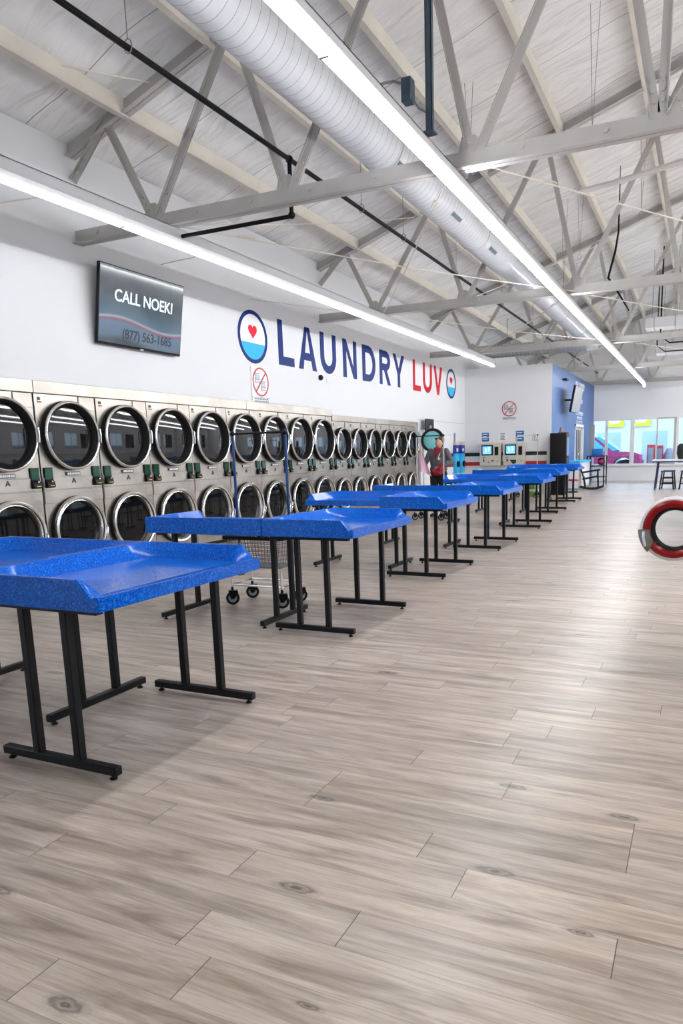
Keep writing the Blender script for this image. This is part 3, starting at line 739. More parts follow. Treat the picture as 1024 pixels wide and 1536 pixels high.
# ------------------------------------------------------------------ television
tv = thing('television', 'wide black television tilted forward on the white wall above the dryers', 'television', (-6.84, 7.615, 3.255))
tl = .165 ; rotm = (0, tl, 0)
W2, H2 = .765, .475
body = MB(); body.box(-.045, 0, -W2, W2, -H2, H2).build('bezel', 'blackmetal', tv, (0, 0, 0), rotm, bevel=.006)
MB().box(.001, .004, -W2 + .012, W2 - .012, -H2 + .03, H2 - .012).build('screen', 'tvpic', tv, (0, 0, 0), rotm)
for bd, sz, zz, mt, yy, sx_ in (('CALL NOEKI', .20, .13, 'whitesoft', .02, .95), ('(877) 563-1685', .165, -.315, 'inkdark', .10, .9)):
    o = text('screen_text', bd, sz, mt, tv, (.006, yy, zz), (0, 1, 0), (0, 0, 1), .001, 'CENTER', sx_)
    o.location = Matrix.Rotation(tl, 3, 'Y') @ Vector((.006, yy, zz)); o.rotation_euler = rotm
mb = MB(); mb.box(.001, .008, -.03, .03, -H2 - .004, -H2 + .012); lab(mb.build('logo_badge', 'whitepl', tv, (0, 0, 0), rotm), 'small white badge on the lower bezel')
MB().box(-.16, -.04, -.12, .12, -.12, .12).build('wall_bracket', 'blackmetal', tv)
MB().box(-.10, -.045, -.4, .4, -.28, .2).build('rear_housing', 'blackmetal', tv, (0, 0, 0), rotm, bevel=.01)

# ------------------------------------------------------------------ dryers
def dryer_door(parent, z, R_, upper):
    d = bpy.data.objects.new('door', None); COL.objects.link(d); d.parent = parent; d.location = (0, 0, z)
    k = 1
    prof = [(R_, -.005, 1), (R_, .074, 1), (R_ - .004, .084, 0), (R_ - .010, .094, 0), (R_ - .020, .098, 0), (R_ - .030, .094, 0), (R_ - .034, .086, 0)] if upper else [(R_, -.005, 1), (R_, .055, 1), (R_ - .006, .070, 0), (R_ - .010, .085, 0), (R_ - .022, .092, 0), (R_ - .036, .088, 0), (R_ - .042, .078, 0)]
    if upper: prof += [(R_ - .050, .072, 1), (R_ - .075, .030, 1), (R_ - .078, .018, 1)]
    else: prof += [(R_ - .048, .070, 1), (R_ - .055, .072, 0), (R_ - .068, .045, 0), (R_ - .074, .018, 0)]
    ring = MB().lathe(prof, 'X', 56).build('door_ring', ['chrome', 'rubber'], d)
    rg = R_ - .073; gp = []
    for q in range(9):
        rr = rg * (1 - q / 8) + .0005; gp.append((rr, .014 + .012 * (1 - (rr / rg) ** 2), 0))
    MB().lathe(gp, 'X', 48).build('door_glass', 'doorglass' if upper else 'dimglass', d)
    hm = MB(); hm.tube([(.085, R_ - .02, -.10), (.12, R_ - .03, -.08), (.125, R_ - .028, 0), (.12, R_ - .03, .08), (.085, R_ - .02, .10)] if upper else
                       [(.085, R_ - .06, -.20), (.12, R_ - .07, -.17), (.125, R_ - .05, -.10), (.12, R_ - .035, -.03), (.085, R_ - .02, .0)], .010, 8)
    hm.build('door_handle', 'chrome', d)
    return d
def make_dryer(P, ztop, zc, R_, name):
    r = thing('stacked_dryer', '', 'dryer', (WX + .05, 0, 0), 0, 'stacked tumble dryers along the left wall')
    h = P / 2 - .002
    mb = MB(); mb.box(-1.05, 0, -h, h, .06, ztop); mb.build('cabinet', 'stainless', r, bevel=.004, seg=1)
    mb = MB(); mb.box(-.9, -.05, -h + .02, h - .02, 0, .06); mb.build('plinth', 'blackmetal', r)
    mid = 1.02; k = R_ / .41
    # raised front sheets with panel seams
    for bx_ in ((.001, .010, -h + .006, h - .006, mid + .006, mid + .15), (.001, .010, -h + .006, h - .006, mid - .005 - .15 * k, mid - .004), (.001, .012, h * .42, h - .02, ztop - .16, ztop - .004)):
        MB().box(*bx_).build('access_panel', 'stainless', r, bevel=.003, seg=1)
    # stamped number marks
    mb = MB()
    for zz in (ztop - .07, mid - .10):
        mb.box(.003, .006, -h + .045, -h + .085, zz - .004, zz + .03); mb.box(.003, .006, -h + .04, -h + .10, zz - .03, zz - .018)
    mb.build('number_mark', 'inkdark', r)
    dryer_door(r, zc, R_, True); dryer_door(r, .545, R_ * .97, False)
    for s_ in (-1, 1):
        cr = bpy.data.objects.new('card_reader', None); COL.objects.link(cr); cr.parent = r; cr.location = (.0, s_ * (h - .085), mid + .03)
        MB().box(.0, .016, -.062 * k, .062 * k, .0, .235).build('reader_plate', 'blackmetal', cr, bevel=.003, seg=1)
        MB().box(.016, .020, -.052 * k, .052 * k, .105, .222).build('reader_screen', 'greenscr', cr)
        mb = MB(); mb.prism([(.015, .0), (.055, .012), (.045, .07), (.015, .10)], -.055 * k, .055 * k, 'XZ'); mb.build('reader_mouth', 'blackmetal', cr, bevel=.004, seg=1)
        mb = MB(); mb.box(.050, .056, -.02, .035, .022, .030); mb.build('reader_slot', 'yellow', cr)
        MB().sphere((.05, .01, .075), .014, 0, 10, 6).build('reader_button', 'chrome', cr)
    np_ = MB().box(.010, .014, -.105 * k, .105 * k, mid + .165, mid + .205).build('name_plate', 'inkdark', r)
    mb = MB(); x = -.088 * k
    random.seed(2)
    while x < .075 * k:
        w = random.uniform(.012, .026); mb.box(.014, .0155, x, x + w, mid + .172, mid + .198); x += w + .006
    mb.build('plate_letters', 'whitepl', np_)
    mb = MB(); mb.prism([(-.034, 0), (-.016, 0), (.004, .052), (-.006, .058)], .010, .013, 'YZ'); mb.prism([(.034, 0), (.016, 0), (-.006, .052), (.006, .058)], .010, .0135, 'YZ'); mb.prism([(-.02, .012), (.02, .012), (.014, .024), (-.014, .024)], .010, .0132, 'YZ')
    mb.build('emblem_mark', 'inkdark', r, (0, 0, mid + .075))
    return r
bigY = [3.49, 4.50, 5.40, 6.30, 7.20, 8.09, 8.98, 9.87, 10.75, 11.63, 12.50]
PB = .886
bg = make_dryer(PB, 2.12, 1.65, .405, 'big')
where = ['nearest of the row, almost out of the frame', 'nearest partly visible one left of the frame edge', 'cut off by the left edge of the photo',
         'left of the one under the television', 'under the left part of the television', 'under the right edge of the television',
         'right of the television, fourth large door from the left edge', 'just left of the cart pole', 'behind the left blue cart pole and below the warning sign',
         'between the two blue cart poles', 'just right of the right cart pole', 'last of the tall large ones, where the header steps down']
for i, y in enumerate(bigY[1:]):
    l = 'large stacked dryer, %s' % where[i + 2 if i else 1]
    if i == 0: bg.location.y = y; bg['label'] = l
    else: dup(bg, (WX + .05, y, 0), None, l)
smY = [13.345, 14.125, 14.905, 15.685, 16.465, 17.245]
sm = make_dryer(.78, 2.03, 1.575, .335, 'small')
for i, y in enumerate(smY):
    l = 'smaller stainless stacked dryer, %s of the six beyond the header step' % ['first', 'second', 'third', 'fourth', 'fifth', 'last'][i]
    if i == 0: sm.location.y = y; sm['label'] = l
    else: dup(sm, (WX + .05, y, 0), None, l)
# header panels
for i, (a, c, z0, z1, l) in enumerate([(3.9, 5.86, 2.124, 2.262, 'brushed steel header panel at the left edge above the dryers'), (5.865, 9.98, 2.124, 2.262, 'brushed steel header panel below the television'),
                                       (9.985, 12.96, 2.124, 2.262, 'brushed steel header panel below the warning sign and letter L'), (12.97, 15.8, 2.034, 2.152, 'lower brushed steel header panel after the step'),
                                       (15.805, 17.64, 2.034, 2.152, 'farthest brushed steel header panel at the end of the dryers')]):
    mb = MB(); mb.box(-.5, .012, a, c, z0, z1)
    o = mb.build('header_panel', 'stainless', None, (WX + .045, 0, 0), bevel=.004, seg=1); tag(o, l, 'header panel', 'steel header panels over the dryers')

# large end washer with an open door
ew = thing('front_load_washer', 'large white washer past the last dryer with a big round door standing open', 'washer', (WX + .05, 18.45, 0))
MB().box(0, .10, -.50, .70, 0.0, 1.95).build('washer_body', 'whitepl', ew, bevel=.02)
MB().tube([(.03, -.60, .1), (.03, -.60, 1.72), (.0, -.52, 1.86), (-.02, -.45, 1.9)], .05, 12).build('pillar', 'whitepl', ew)
MB().box(.10, .13, -.42, .19, 1.90, 2.25).build('control_panel', 'blackmetal', ew, bevel=.01)
MB().lathe([(.0001, .132, 0), (.08, .132, 0), (.085, .145, 0), (.06, .16, 0), (.0001, .162, 0)], 'X', 20, (0, -.1, 2.0)).build('dial', 'greypl', ew)
dd = bpy.data.objects.new('open_door', None); COL.objects.link(dd); dd.parent = ew; dd.location = (.38, -.60, 1.67); dd.rotation_euler = (0, 0, .12); dd.scale = (.82, .82, .82)
MB().lathe([(.30, -.06, 1), (.36, -.06, 1), (.385, -.02, 0), (.385, .03, 0), (.35, .05, 1), (.30, .03, 1), (.30, -.06, 1)], 'Y', 44).build('door_ring', ['blackmetal', 'rubber'], dd)
MB().lathe([(.30 * (1 - q / 6) + .0004, -.02 - .05 * (1 - (1 - q / 6) ** 2), 0) for q in range(7)], 'Y', 40).build('door_glass', 'tealglass', dd)
mb = MB(); mb.box(.26, .33, .05, .10, -.16, -.03); mb.build('door_latch', 'blackmetal', dd)
# blue detergent columns
for i, (y, l) in enumerate([(20.98, 'left one of two tall bright blue vending columns with tan tops'), (21.55, 'right one of two tall bright blue vending columns with tan tops')]):
    r = thing('vending_column', l, 'vending column', (WX, y, 0), 0, 'blue columns in the wall corner')
    MB().box(.0, .09, -.17, .17, .70, 1.30).build('lower_case', 'sky', r, bevel=.008); MB().box(.0, .09, -.17, .17, 1.30, 1.56).build('upper_case', 'navy2', r, bevel=.008)
    MB().box(0, .10, -.175, .175, 1.56, 1.66).build('tan_cap', 'beige', r, bevel=.008); MB().box(.0, .07, -.1, .1, 0, .70).build('pedestal', 'whitepl', r)
    MB().lathe([(.001, .09, 0), (.09, .09, 0), (.09, .14, 0), (.001, .145, 0)], 'X', 18, (0, 0, .98)).build('knob', 'blackmetal', r)
    MB().box(.09, .095, -.09, .05, 1.36, 1.46).build('white_mark', 'whitev', r)
tag(MB().box(0, .01, -.06, .06, -.2, .2).build('wall_notice', 'inkblue', None, (WX, 20.95, 1.72)), 'narrow grey-blue notice strip on the left wall near the corner', 'notice')

# change machines
for i, (x, l) in enumerate([(-6.11, 'left one of the two beige change machines with a blue screen'), (-5.36, 'right one of the two beige change machines with a blue screen')]):
    r = thing('change_machine', l, 'change machine', (x, BY, .90), 0, 'change machines on the white partition')
    MB().box(-.335, .335, -.22, 0, 0, .70).build('case', 'beige', r, bevel=.012)
    MB().box(-.27, .10, -.245, -.22, .32, .64).build('monitor_bezel', 'blackmetal', r, bevel=.012)
    MB().box(-.23, .05, -.250, -.245, .36, .60).build('screen', 'screenblue', r)
    sc = MB(); sc.box(-.16, -.10, -.252, -.25, .42, .55); sc.box(-.06, .0, -.252, -.25, .44, .58); sc.box(-.20, .02, -.252, -.25, .385, .40); sc.build('screen_marks', 'whitesoft', r)
    MB().box(.15, .27, -.235, -.22, .32, .58).build('bill_slot', 'blackmetal', r, bevel=.006)
    mb = MB(); mb.box(-.24, -.16, -.228, -.22, .24, .26); mb.box(-.22, -.18, -.228, -.22, .12, .20); mb.box(-.06, -.02, -.228, -.22, .10, .125); mb.box(.04, .12, -.228, -.22, .13, .17); mb.box(.20, .28, -.228, -.22, .13, .145)
    mb.build('buttons', 'inkdark', r)
    if i == 1: mb = MB().prism([(-.12, .17), (.12, .17), (.06, .06), (-.02, .04)], -.232, -.22, 'XZ'); lab(mb.build('sticker', 'greenscr', r), 'green sticker')
tag(MB().box(-.4 * 2, 0, -.18, 0, 0, .05).build('wall_shelf', 'whitepl', None, (-5.0, BY, .86)), 'narrow white shelf under the right change machine', 'shelf') if False else None
for x, w, h_, mt, l in [(-6.32, .23, .27, 'bluepl', 'blue notice card above the left change machine'), (-5.75, .22, .28, 'whitev', 'white text notice between the two blue cards'), (-5.22, .25, .32, 'bluepl', 'blue notice card above the right change machine')]:
    r = thing('notice_card', l, 'notice', (x, BY, 1.79))
    MB().box(-w / 2, w / 2, -.006, 0, -h_ / 2, h_ / 2).build('card', mt, r)
    mb = MB()
    for k in range(3 if mt == 'bluepl' else 5):
        zz = h_ * (.32 - k * (.28 if mt == 'bluepl' else .16)); mb.box(-w * .38, w * (.3 - .1 * (k % 2)), -.008, -.006, zz - .012, zz + .012)
    if mt == 'bluepl': mb.box(-w / 2, w / 2, -.008, -.006, -.02, .0)
    mb.build('print', 'whitev' if mt == 'bluepl' else 'inkblue', r)

# ------------------------------------------------------------------ folding tables
TL, TD = 1.14, .78
def tray():
    u = [0, .016, .028, .075, TL / 4, TL / 2, TL * .75, TL - .075, TL - .028, TL - .016, TL]
    v = [0, .06, .075, .15, TD * .5, TD - .14, TD - .11, TD - .028, TD - .012, TD]  # from the open edge (-y) to the back lip
    v = [0, .010, .022, .035, .105, .13, TD * .5, TD - .075, TD - .028, TD - .016, TD]
    def lip(d): return 1.0 if d <= .028 else (max(0, 1 - (d - .028) / .047))
    def Hh(a, b_):
        side = max(lip(a), lip(TL - a)); tpr = 0 if b_ <= .035 else min(1, (b_ - .035) / .07)
        bk = lip(TD - b_); h = max(side * tpr, bk)
        rim = .012 if b_ <= .022 else 0
        return .80 + max(h * .08, rim)
    mb = MB(); nu, nv = len(u), len(v)
    vs = [(a - TL / 2, b_ - TD / 2, Hh(a, b_)) for b_ in v for a in u]; fs = []
    for j in range(nv - 1):
        for i in range(nu - 1):
            q = j * nu + i; fs.append((q, q + 1, q + nu + 1, q + nu))
    per = [i for i in range(nu)] + [j * nu + nu - 1 for j in range(1, nv)] + [(nv - 1) * nu + i for i in range(nu - 2, -1, -1)] + [j * nu for j in range(nv - 2, 0, -1)]
    o = len(vs)
    for q in per: vs.append((vs[q][0], vs[q][1], .75))
    n = len(per)
    for k in range(n): fs.append((per[k], o + k, o + (k + 1) % n, per[(k + 1) % n]))
    fs.append(tuple(o + k for k in range(n)))
    mb.add(vs, fs)
    return mb
def make_table():
    r = thing('folding_table', '', 'folding table', (0, 0, 0), 0, 'blue laundry folding tables down the hall')
    o = tray().build('tabletop', 'terrazzo', r)
    bm = bmesh.new(); bm.from_mesh(o.data)
    ed = [e for e in bm.edges if len(e.link_faces) == 2 and e.calc_face_angle(0) > 1.0]
    bmesh.ops.bevel(bm, geom=ed, offset=.004, segments=2, affect='EDGES', clamp_overlap=True); bm.to_mesh(o.data); bm.free()
    o.data.polygons.foreach_set('use_smooth', [True] * len(o.data.polygons)); o.data.set_sharp_from_angle(angle=.75)
    mb = MB()
    for s_ in (-1, 1): mb.box(s_ * .50 - .02, s_ * .50 + .02, -.32, .32, .725, .75)
    mb.box(-.5, .5, -.02, .02, .728, .749)
    mb.build('under_rail', 'blackmetal', r)
    for s_ in (-1, 1):
        b_ = MB().box(s_ * .50 - .02, s_ * .50 + .02, -.345, .345, .022, .062).build('foot_bar', 'blackmetal', r, bevel=.004, seg=1)
        for yy in (-.31, .31): MB().lathe([(.016, 0, 0), (.018, .006, 0), (.008, .012, 0), (.008, .024, 0)], 'Z', 10, (s_ * .50, yy, 0), cap0=True).build('glide', 'rubber', b_)
        for yy in (-.125, .125):
            MB().box(s_ * .50 - .02, s_ * .50 + .02, yy - .02, yy + .02, .06, .735).build('leg', 'blackmetal', r, bevel=.004, seg=1)
    return r
TT = [(-2.165, 2.02, 0), (-2.275, 4.50, 1), (-2.425, 7.0, 0), (-2.43, 9.32, 1), (-2.47, 12.12, 0), (-2.72, 15.13, 1), (-2.885, 18.4, 0)]
tb = None
posn = ['nearest', 'second nearest', 'third', 'fourth', 'fifth', 'sixth', 'farthest']
zs = [1.0, 1.0, 1.01, 1.02, 1.05, 1.08, 1.1]
for i, (xr_, y0, ev) in enumerate(TT):
    ra = (xr_ - TD / 2, y0 + TL / 2, 0); lx = xr_ - TD - .006 - TL / 2
    la = (lx, y0 + TD / 2 if ev else y0 + TL - TD / 2, 0)
    l1 = 'blue speckled folding table open to the aisle, right one of the %s pair' % posn[i]
    l2 = 'blue speckled folding table open to the %s, left one of the %s pair' % ('back' if ev else 'front', posn[i])
    if tb is None:
        tb = make_table(); tb.location = ra; tb.rotation_euler = (0, 0, PI / 2); tb['label'] = l1
    else: dup(tb, ra, PI / 2, l1, zs[i])
    dup(tb, la, PI if ev else 0, l2, zs[i])

# ------------------------------------------------------------------ laundry carts
def make_cart(w, dpt, hb, label, loc, rz=0, pole='polepaint', hang=False):
    r = thing('laundry_cart', label, 'laundry cart', loc, rz, 'wire laundry carts')
    hw, hd = w / 2, dpt / 2
    mb = MB(); zt, zb = .62, .36; ti = .05
    def ringp(z, s_): return [(-hw + s_, -hd + s_, z), (hw - s_, -hd + s_, z), (hw - s_, hd - s_, z), (-hw + s_, hd - s_, z)]
    for k in range(8):
        q = k / 7; mb.tube(ringp(zt + (zb - zt) * q, ti * q), .0036 if 0 < k < 7 else .007, 5, closed=True)
    nxw = int(w / .035); nyw = int(dpt / .035)
    for k in range(1, nxw):
        x0 = -hw + w * k / nxw; x1 = x0 * (1 - ti / hw)
        mb.tube([(x0, -hd, zt), (x1, -hd + ti, zb), (x1, hd - ti, zb), (x0, hd, zt)], .0032, 4)
    for k in range(1, nyw):
        y0 = -hd + dpt * k / nyw; y1 = y0 * (1 - ti / hd)
        mb.tube([(-hw, y0, zt), (-hw + ti, y1, zb), (hw - ti, y1, zb), (hw, y0, zt)], .0032, 4)
    mb.build('wire_basket', 'wire', r)
    mb = MB()
    for a, c in zip(ringp(zt + .012, -.008), ringp(zt + .012, -.008)[1:] + ringp(zt + .012, -.008)[:1]): mb.bar(a, c, .026, .034)
    mb.build('bumper_rim', 'rubber', r, bevel=.004, seg=1)
    mb = MB(); zf = .19
    mb.tube(ringp(zf, ti * .6), .011, 8, closed=True)
    for p in ringp(zf, ti * .6): mb.tube([(p[0], p[1], zf - .03), (p[0], p[1], zb)], .011, 8)
    mb.build('frame', 'chrome', r)
    for p in ringp(zf, ti * .6):
        c = bpy.data.objects.new('caster', None); COL.objects.link(c); c.parent = r; c.location = (p[0], p[1], 0); c.rotation_euler = (0, 0, .5)
        mb = MB(); mb.prism([(-.035, .13), (.045, .13), (.05, .10), (.015, .055), (-.015, .055)], -.024, -.018, 'XZ'); mb.prism([(-.035, .13), (.045, .13), (.05, .10), (.015, .055), (-.015, .055)], .018, .024, 'XZ'); mb.box(-.035, .045, -.024, .024, .125, .135); mb.cyl((0, 0, .13), (0, 0, .17), .012, 8)
        mb.build('fork', 'blackmetal', c)
        MB().lathe([(.025, -.014, 1), (.040, -.013, 1), (.055, -.013, 0), (.062, -.008, 0), (.062, .008, 0), (.055, .013, 0), (.040, .013, 1), (.025, .014, 1)], 'Y', 24, (0, 0, .062), cap0=True, cap1=True).build('wheel', ['rubber', 'greypl'], c)
    for s_ in (-1, 1):
        MB().tube([(s_ * (hw - .02), 0, .36), (s_ * (hw - .02), 0, hb + .03)], .013, 10).build('hanging_pole', pole, r)
    mb = MB().tube([(-hw + .02, 0, hb), (hw - .02, 0, hb)], .010, 8); hb_ = mb.build('hanging_bar', 'chrome' if hang else 'blackmetal', r)
    mb = MB()
    for s_ in (-1, 1): mb.sphere((s_ * (hw - .02), 0, hb), .024)
    mb.build('bar_joint', 'blackmetal', hb_)
    return r
make_cart(.60, .38, 1.56, 'wire laundry cart with blue hanging poles behind the second pair of tables', (-3.66, 5.42, 0))
make_cart(.62, .40, 1.68, 'wire laundry cart with thin hanging rail beside the person at the dryers', (-5.03, 13.5, 0), 0, 'steel')
c3 = make_cart(.64, .40, 1.77, 'wire laundry cart with hangers on its rail by the change machines', (-4.62, 20.35, 0), 0, 'steel', True)
for k, x in enumerate((.17, .22)):
    mb = MB(); mb.tube([(x, 0, 0), (x + .01, 0, .03), (x, 0, .05), (x - .012, 0, .03)], .003, 5); mb.tube([(x, 0, 0), (x + .02, -.18, -.14), (x + .02, .18, -.14)], .004, 5, closed=True)
    tag(mb.build('clothes_hanger', 'blackmetal', None, (-4.62, 20.35, 1.76)), 'empty wire clothes hanger on the far cart rail, %s' % ('left of the two', 'right of the two')[k], 'clothes hanger', 'hangers on the far cart')

# ------------------------------------------------------------------ person
def capsules(parts, name, mat, parent, vox=.010, smooth=4):
    """merge tapered capsules and ellipsoids into ONE continuous surface"""
    mb = MB()
    for p in parts:
        if p[0] == 'c': # chain of (pt, r)
            pts = p[1]
            for (a, ra), (c, rc) in zip(pts, pts[1:]): mb.cyl(a, c, ra, 12, 0, rc)
            for a, ra in pts: mb.sphere(a, ra, 0, 12, 8)
        else: mb.sphere(p[1], 1.0, 0, 18, 12, p[2])
    me = bpy.data.meshes.new(name); me.from_pydata([tuple(v_) for v_ in mb.v], [], mb.f)
    tmp = bpy.data.objects.new(name + '_src', me); COL.objects.link(tmp)
    bm = bmesh.new(); bm.from_mesh(me); bmesh.ops.remove_doubles(bm, verts=bm.verts, dist=1e-5); bmesh.ops.recalc_face_normals(bm, faces=bm.faces); bm.to_mesh(me); bm.free()
    rm = tmp.modifiers.new('r', 'REMESH'); rm.mode = 'VOXEL'; rm.voxel_size = vox
    if smooth:
        s_ = tmp.modifiers.new('s', 'SMOOTH'); s_.factor = .5; s_.iterations = smooth
    bpy.context.view_layer.update()
    m2 = bpy.data.meshes.new_from_object(tmp.evaluated_get(bpy.context.evaluated_depsgraph_get()))
    bpy.data.objects.remove(tmp); m2.name = name
    m2.materials.clear(); m2.materials.append(M[mat]); m2.polygons.foreach_set('use_smooth', [True] * len(m2.polygons))
    o = bpy.data.objects.new(name, m2); COL.objects.link(o); o.parent = parent; return o
V = Vector
PP = thing('person', 'person in grey top and dark red scarf holding up pink cloth by the dryers', 'person', (-5.12, 14.25, 0))
hx = .02
def hand(wr, direction, side, spread=1):
    d = V(direction).normalized(); sd = V(side).normalized(); nn = d.cross(sd).normalized()
    wr = V(wr); out = [('c', [(wr, .024), (wr + d * .05, .030), (wr + d * .085, .030)])]
    for k, (o_, L_) in enumerate(((-.030, .060), (-.010, .072), (.011, .068), (.031, .052))):
        a = wr + d * .085 + sd * o_
        out.append(('c', [(a, .0095), (a + d * L_ * .5 + nn * .008, .0088), (a + d * L_ * .85 + nn * .030, .0080), (a + d * L_ * .95 + nn * .048, .0072)]))
    a = wr + d * .03 - sd * .026
    out.append(('c', [(a, .012), (a - sd * .03 + d * .03 + nn * .012, .011), (a - sd * .032 + d * .055 + nn * .03, .009)]))
    return out
sh = 1.375
Ls, Le, Lw = V((-.17, 0, sh)), V((-.27, -.05, 1.14)), V((-.285, -.24, 1.26))
Rs, Re, Rw = V((.17, 0, sh)), V((.29, .03, 1.13)), V((.13, -.18, 1.07))
body = [('c', [(V((hx, -.01, 1.36)), .055), (V((hx, -.015, 1.46)), .052)]),
        ('e', (hx, -.02, 1.545), (.074, .088, .105)), ('e', (hx, -.045, 1.485), (.052, .055, .045)),
        ('e', (hx, -.112, 1.525), (.013, .018, .022)), ('e', (hx - .075, -.005, 1.535), (.012, .02, .028)), ('e', (hx + .075, -.005, 1.535), (.012, .02, .028)),
        ('e', (hx, -.092, 1.485), (.026, .014, .007)), ('e', (hx - .03, -.092, 1.552), (.018, .012, .010)), ('e', (hx + .03, -.092, 1.552), (.018, .012, .010)),
        ('e', (0, 0, 1.30), (.17, .105, .13)), ('e', (0, 0, 1.12), (.155, .11, .16)), ('e', (0, .005, .95), (.165, .12, .13)),
        ('c', [(Ls, .055), (Le, .040), (Lw, .026)]), ('c', [(Rs, .055), (Re, .040), (Rw, .026)]),
        ('c', [(V((-.09, 0, .92)), .085), (V((-.10, -.01, .50)), .056), (V((-.10, .02, .09)), .036)]), ('c', [(V((.09, 0, .92)), .085), (V((.10, -.01, .50)), .056), (V((.10, .02, .09)), .036)]),
        ('c', [(V((-.10, .02, .06)), .036), (V((-.11, -.13, .035)), .032)]), ('c', [(V((.10, .02, .06)), .036), (V((.11, -.13, .035)), .032)])]
body += hand(Lw, (-.1, -.6, .75), (1, .1, .1)) + hand(Rw, (-.5, -.75, -.35), (.3, -.3, .9))
capsules(body, 'body', 'skin', PP, .0075, 3)
capsules([('e', (0, 0, 1.30), (.195, .125, .13)), ('e', (0, -.005, 1.15), (.185, .135, .18)), ('e', (0, 0, 1.00), (.192, .145, .13)), ('e', (0, 0, 1.385), (.13, .08, .04)),
          ('c', [(Ls, .068), (Ls.lerp(Le, .5), .066), (Le, .056), (Le.lerp(Lw, .75), .044)]), ('c', [(Rs, .068), (Rs.lerp(Re, .5), .068), (Re, .060), (Re.lerp(Rw, .7), .048)])], 'top', 'greycloth', PP, .012, 5)
capsules([('e', (0, .005, .92), (.185, .14, .13)), ('c', [(V((-.09, 0, .90)), .105), (V((-.10, -.01, .50)), .075), (V((-.10, .02, .12)), .058)]),
          ('c', [(V((.09, 0, .90)), .105), (V((.10, -.01, .50)), .075), (V((.10, .02, .12)), .058)])], 'trousers', 'blackcloth', PP, .012, 5)
capsules([('e', (hx, .012, 1.575), (.086, .088, .095)), ('e', (hx, .03, 1.50), (.080, .065, .08)), ('e', (hx + .02, .05, 1.655), (.05, .05, .035)), ('e', (hx - .04, -.050, 1.635), (.04, .04, .022)), ('e', (hx + .045, -.045, 1.632), (.035, .04, .024))], 'hair', 'hair', PP, .008, 2)
capsules([('c', [(V((-.03, -.085, 1.41)), .040), (V((-.01, -.115, 1.32)), .034), (V((0, -.135, 1.25)), .018)]), ('c', [(V((.06, -.075, 1.41)), .038), (V((.02, -.11, 1.34)), .03)]),
          ('c', [(V((-.06, -.02, 1.425)), .035), (V((0, .05, 1.43)), .035), (V((.07, -.01, 1.425)), .035)])], 'scarf', 'redcloth', PP, .010, 3)
mb = MB(); mb.prism([(.03, 1.20), (.085, 1.20), (.075, 1.235), (.05, 1.25)], -.150, -.142, 'XZ'); mb.bar((.05, -.146, 1.25), (.085, -.140, 1.33), .006, .012); lab(mb.build('chest_logo', 'whitev', PP), 'white chest logo')
capsules([('c', [(V((-.10, .03, .05)), .045), (V((-.11, -.06, .035)), .044), (V((-.11, -.16, .03)), .036)]), ('c', [(V((.10, .03, .05)), .045), (V((.11, -.06, .035)), .044), (V((.11, -.16, .03)), .036)])], 'shoes', 'blackcloth', PP, .010, 2)
# cloths
def cloth(name, quad, mat, nx, nz, amp, label, th=.006):
    mb = MB(); vs = []; a, b_, c, d_ = [V(q) for q in quad]; nrm = (b_ - a).cross(d_ - a).normalized()
    for side in (0, 1):
        for j in range(nz + 1):
            for i in range(nx + 1):
                u_, w_ = i / nx, j / nz; p = a.lerp(b_, u_).lerp(d_.lerp(c, u_), w_)
                p = p + nrm * (amp * math.sin(u_ * 9 + w_ * 2.5) * (.3 + w_) + amp * .4 * math.sin(u_ * 17 + 1)) + nrm * th * side; vs.append(p)
    n1 = (nx + 1) * (nz + 1); fs = []
    for j in range(nz):
        for i in range(nx):
            q = j * (nx + 1) + i; fs.append((q, q + 1, q + nx + 2, q + nx + 1)); fs.append(tuple(n1 + k for k in (q + nx + 1, q + nx + 2, q + 1, q)))
    mb.add(vs, fs, 0, True); return tag(mb.build(name, mat), label, 'cloth')
px0, py0 = -5.12, 14.25
cloth('pink_cloth', [(px0 - .33, py0 - .33, 1.36), (px0 - .22, py0 - .35, 1.33), (px0 - .03, py0 - .32, .86), (px0 - .30, py0 - .38, .99)], 'pinkcloth', 16, 16, .016, 'light pink cloth held up by the person at the dryers')
cl = capsules([('e', (0, 0, 0), (.13, .09, .06)), ('e', (.06, 0, .06), (.08, .07, .07)), ('e', (-.07, -.02, .03), (.07, .06, .05)), ('c', [(V((.06, .0, .08)), .05), (V((.10, .02, .18)), .035)])], 'dark_red_garment', 'redcloth', None, .012, 3)
cl.location = (px0 + .06, py0 - .26, .93); tag(cl, 'dark red garment bundled in the hand of the person at the dryers', 'garment')

# ------------------------------------------------------------------ far corner furniture
r = thing('vending_cabinet', 'tall plain black cabinet at the corner of the blue wall', 'cabinet', (-3.95, 21.72, 0))
MB().box(-.24, .24, -.25, .25, .06, 1.83).build('case', 'blackmetal', r, bevel=.008)
MB().box(-.22, .22, -.23, .23, 0, .06).build('base', 'rubber', r)
MB().box(.24, .25, -.20, .20, .3, 1.7).build('side_screen', 'doorglass', r)
r = thing('wooden_tray', 'small brown wooden tray with a figure on the black cabinet', 'tray', (-3.86, 21.72, 1.83))
MB().box(-.12, .18, -.12, .12, 0, .03).build('tray_base', 'wood', r, bevel=.004); MB().lathe([(.035, .03, 0), (.04, .08, 0), (.02, .12, 0), (.03, .15, 0), (.001, .18, 0)], 'Z', 12, (-.07, 0, 0)).build('figure', 'wood', r)
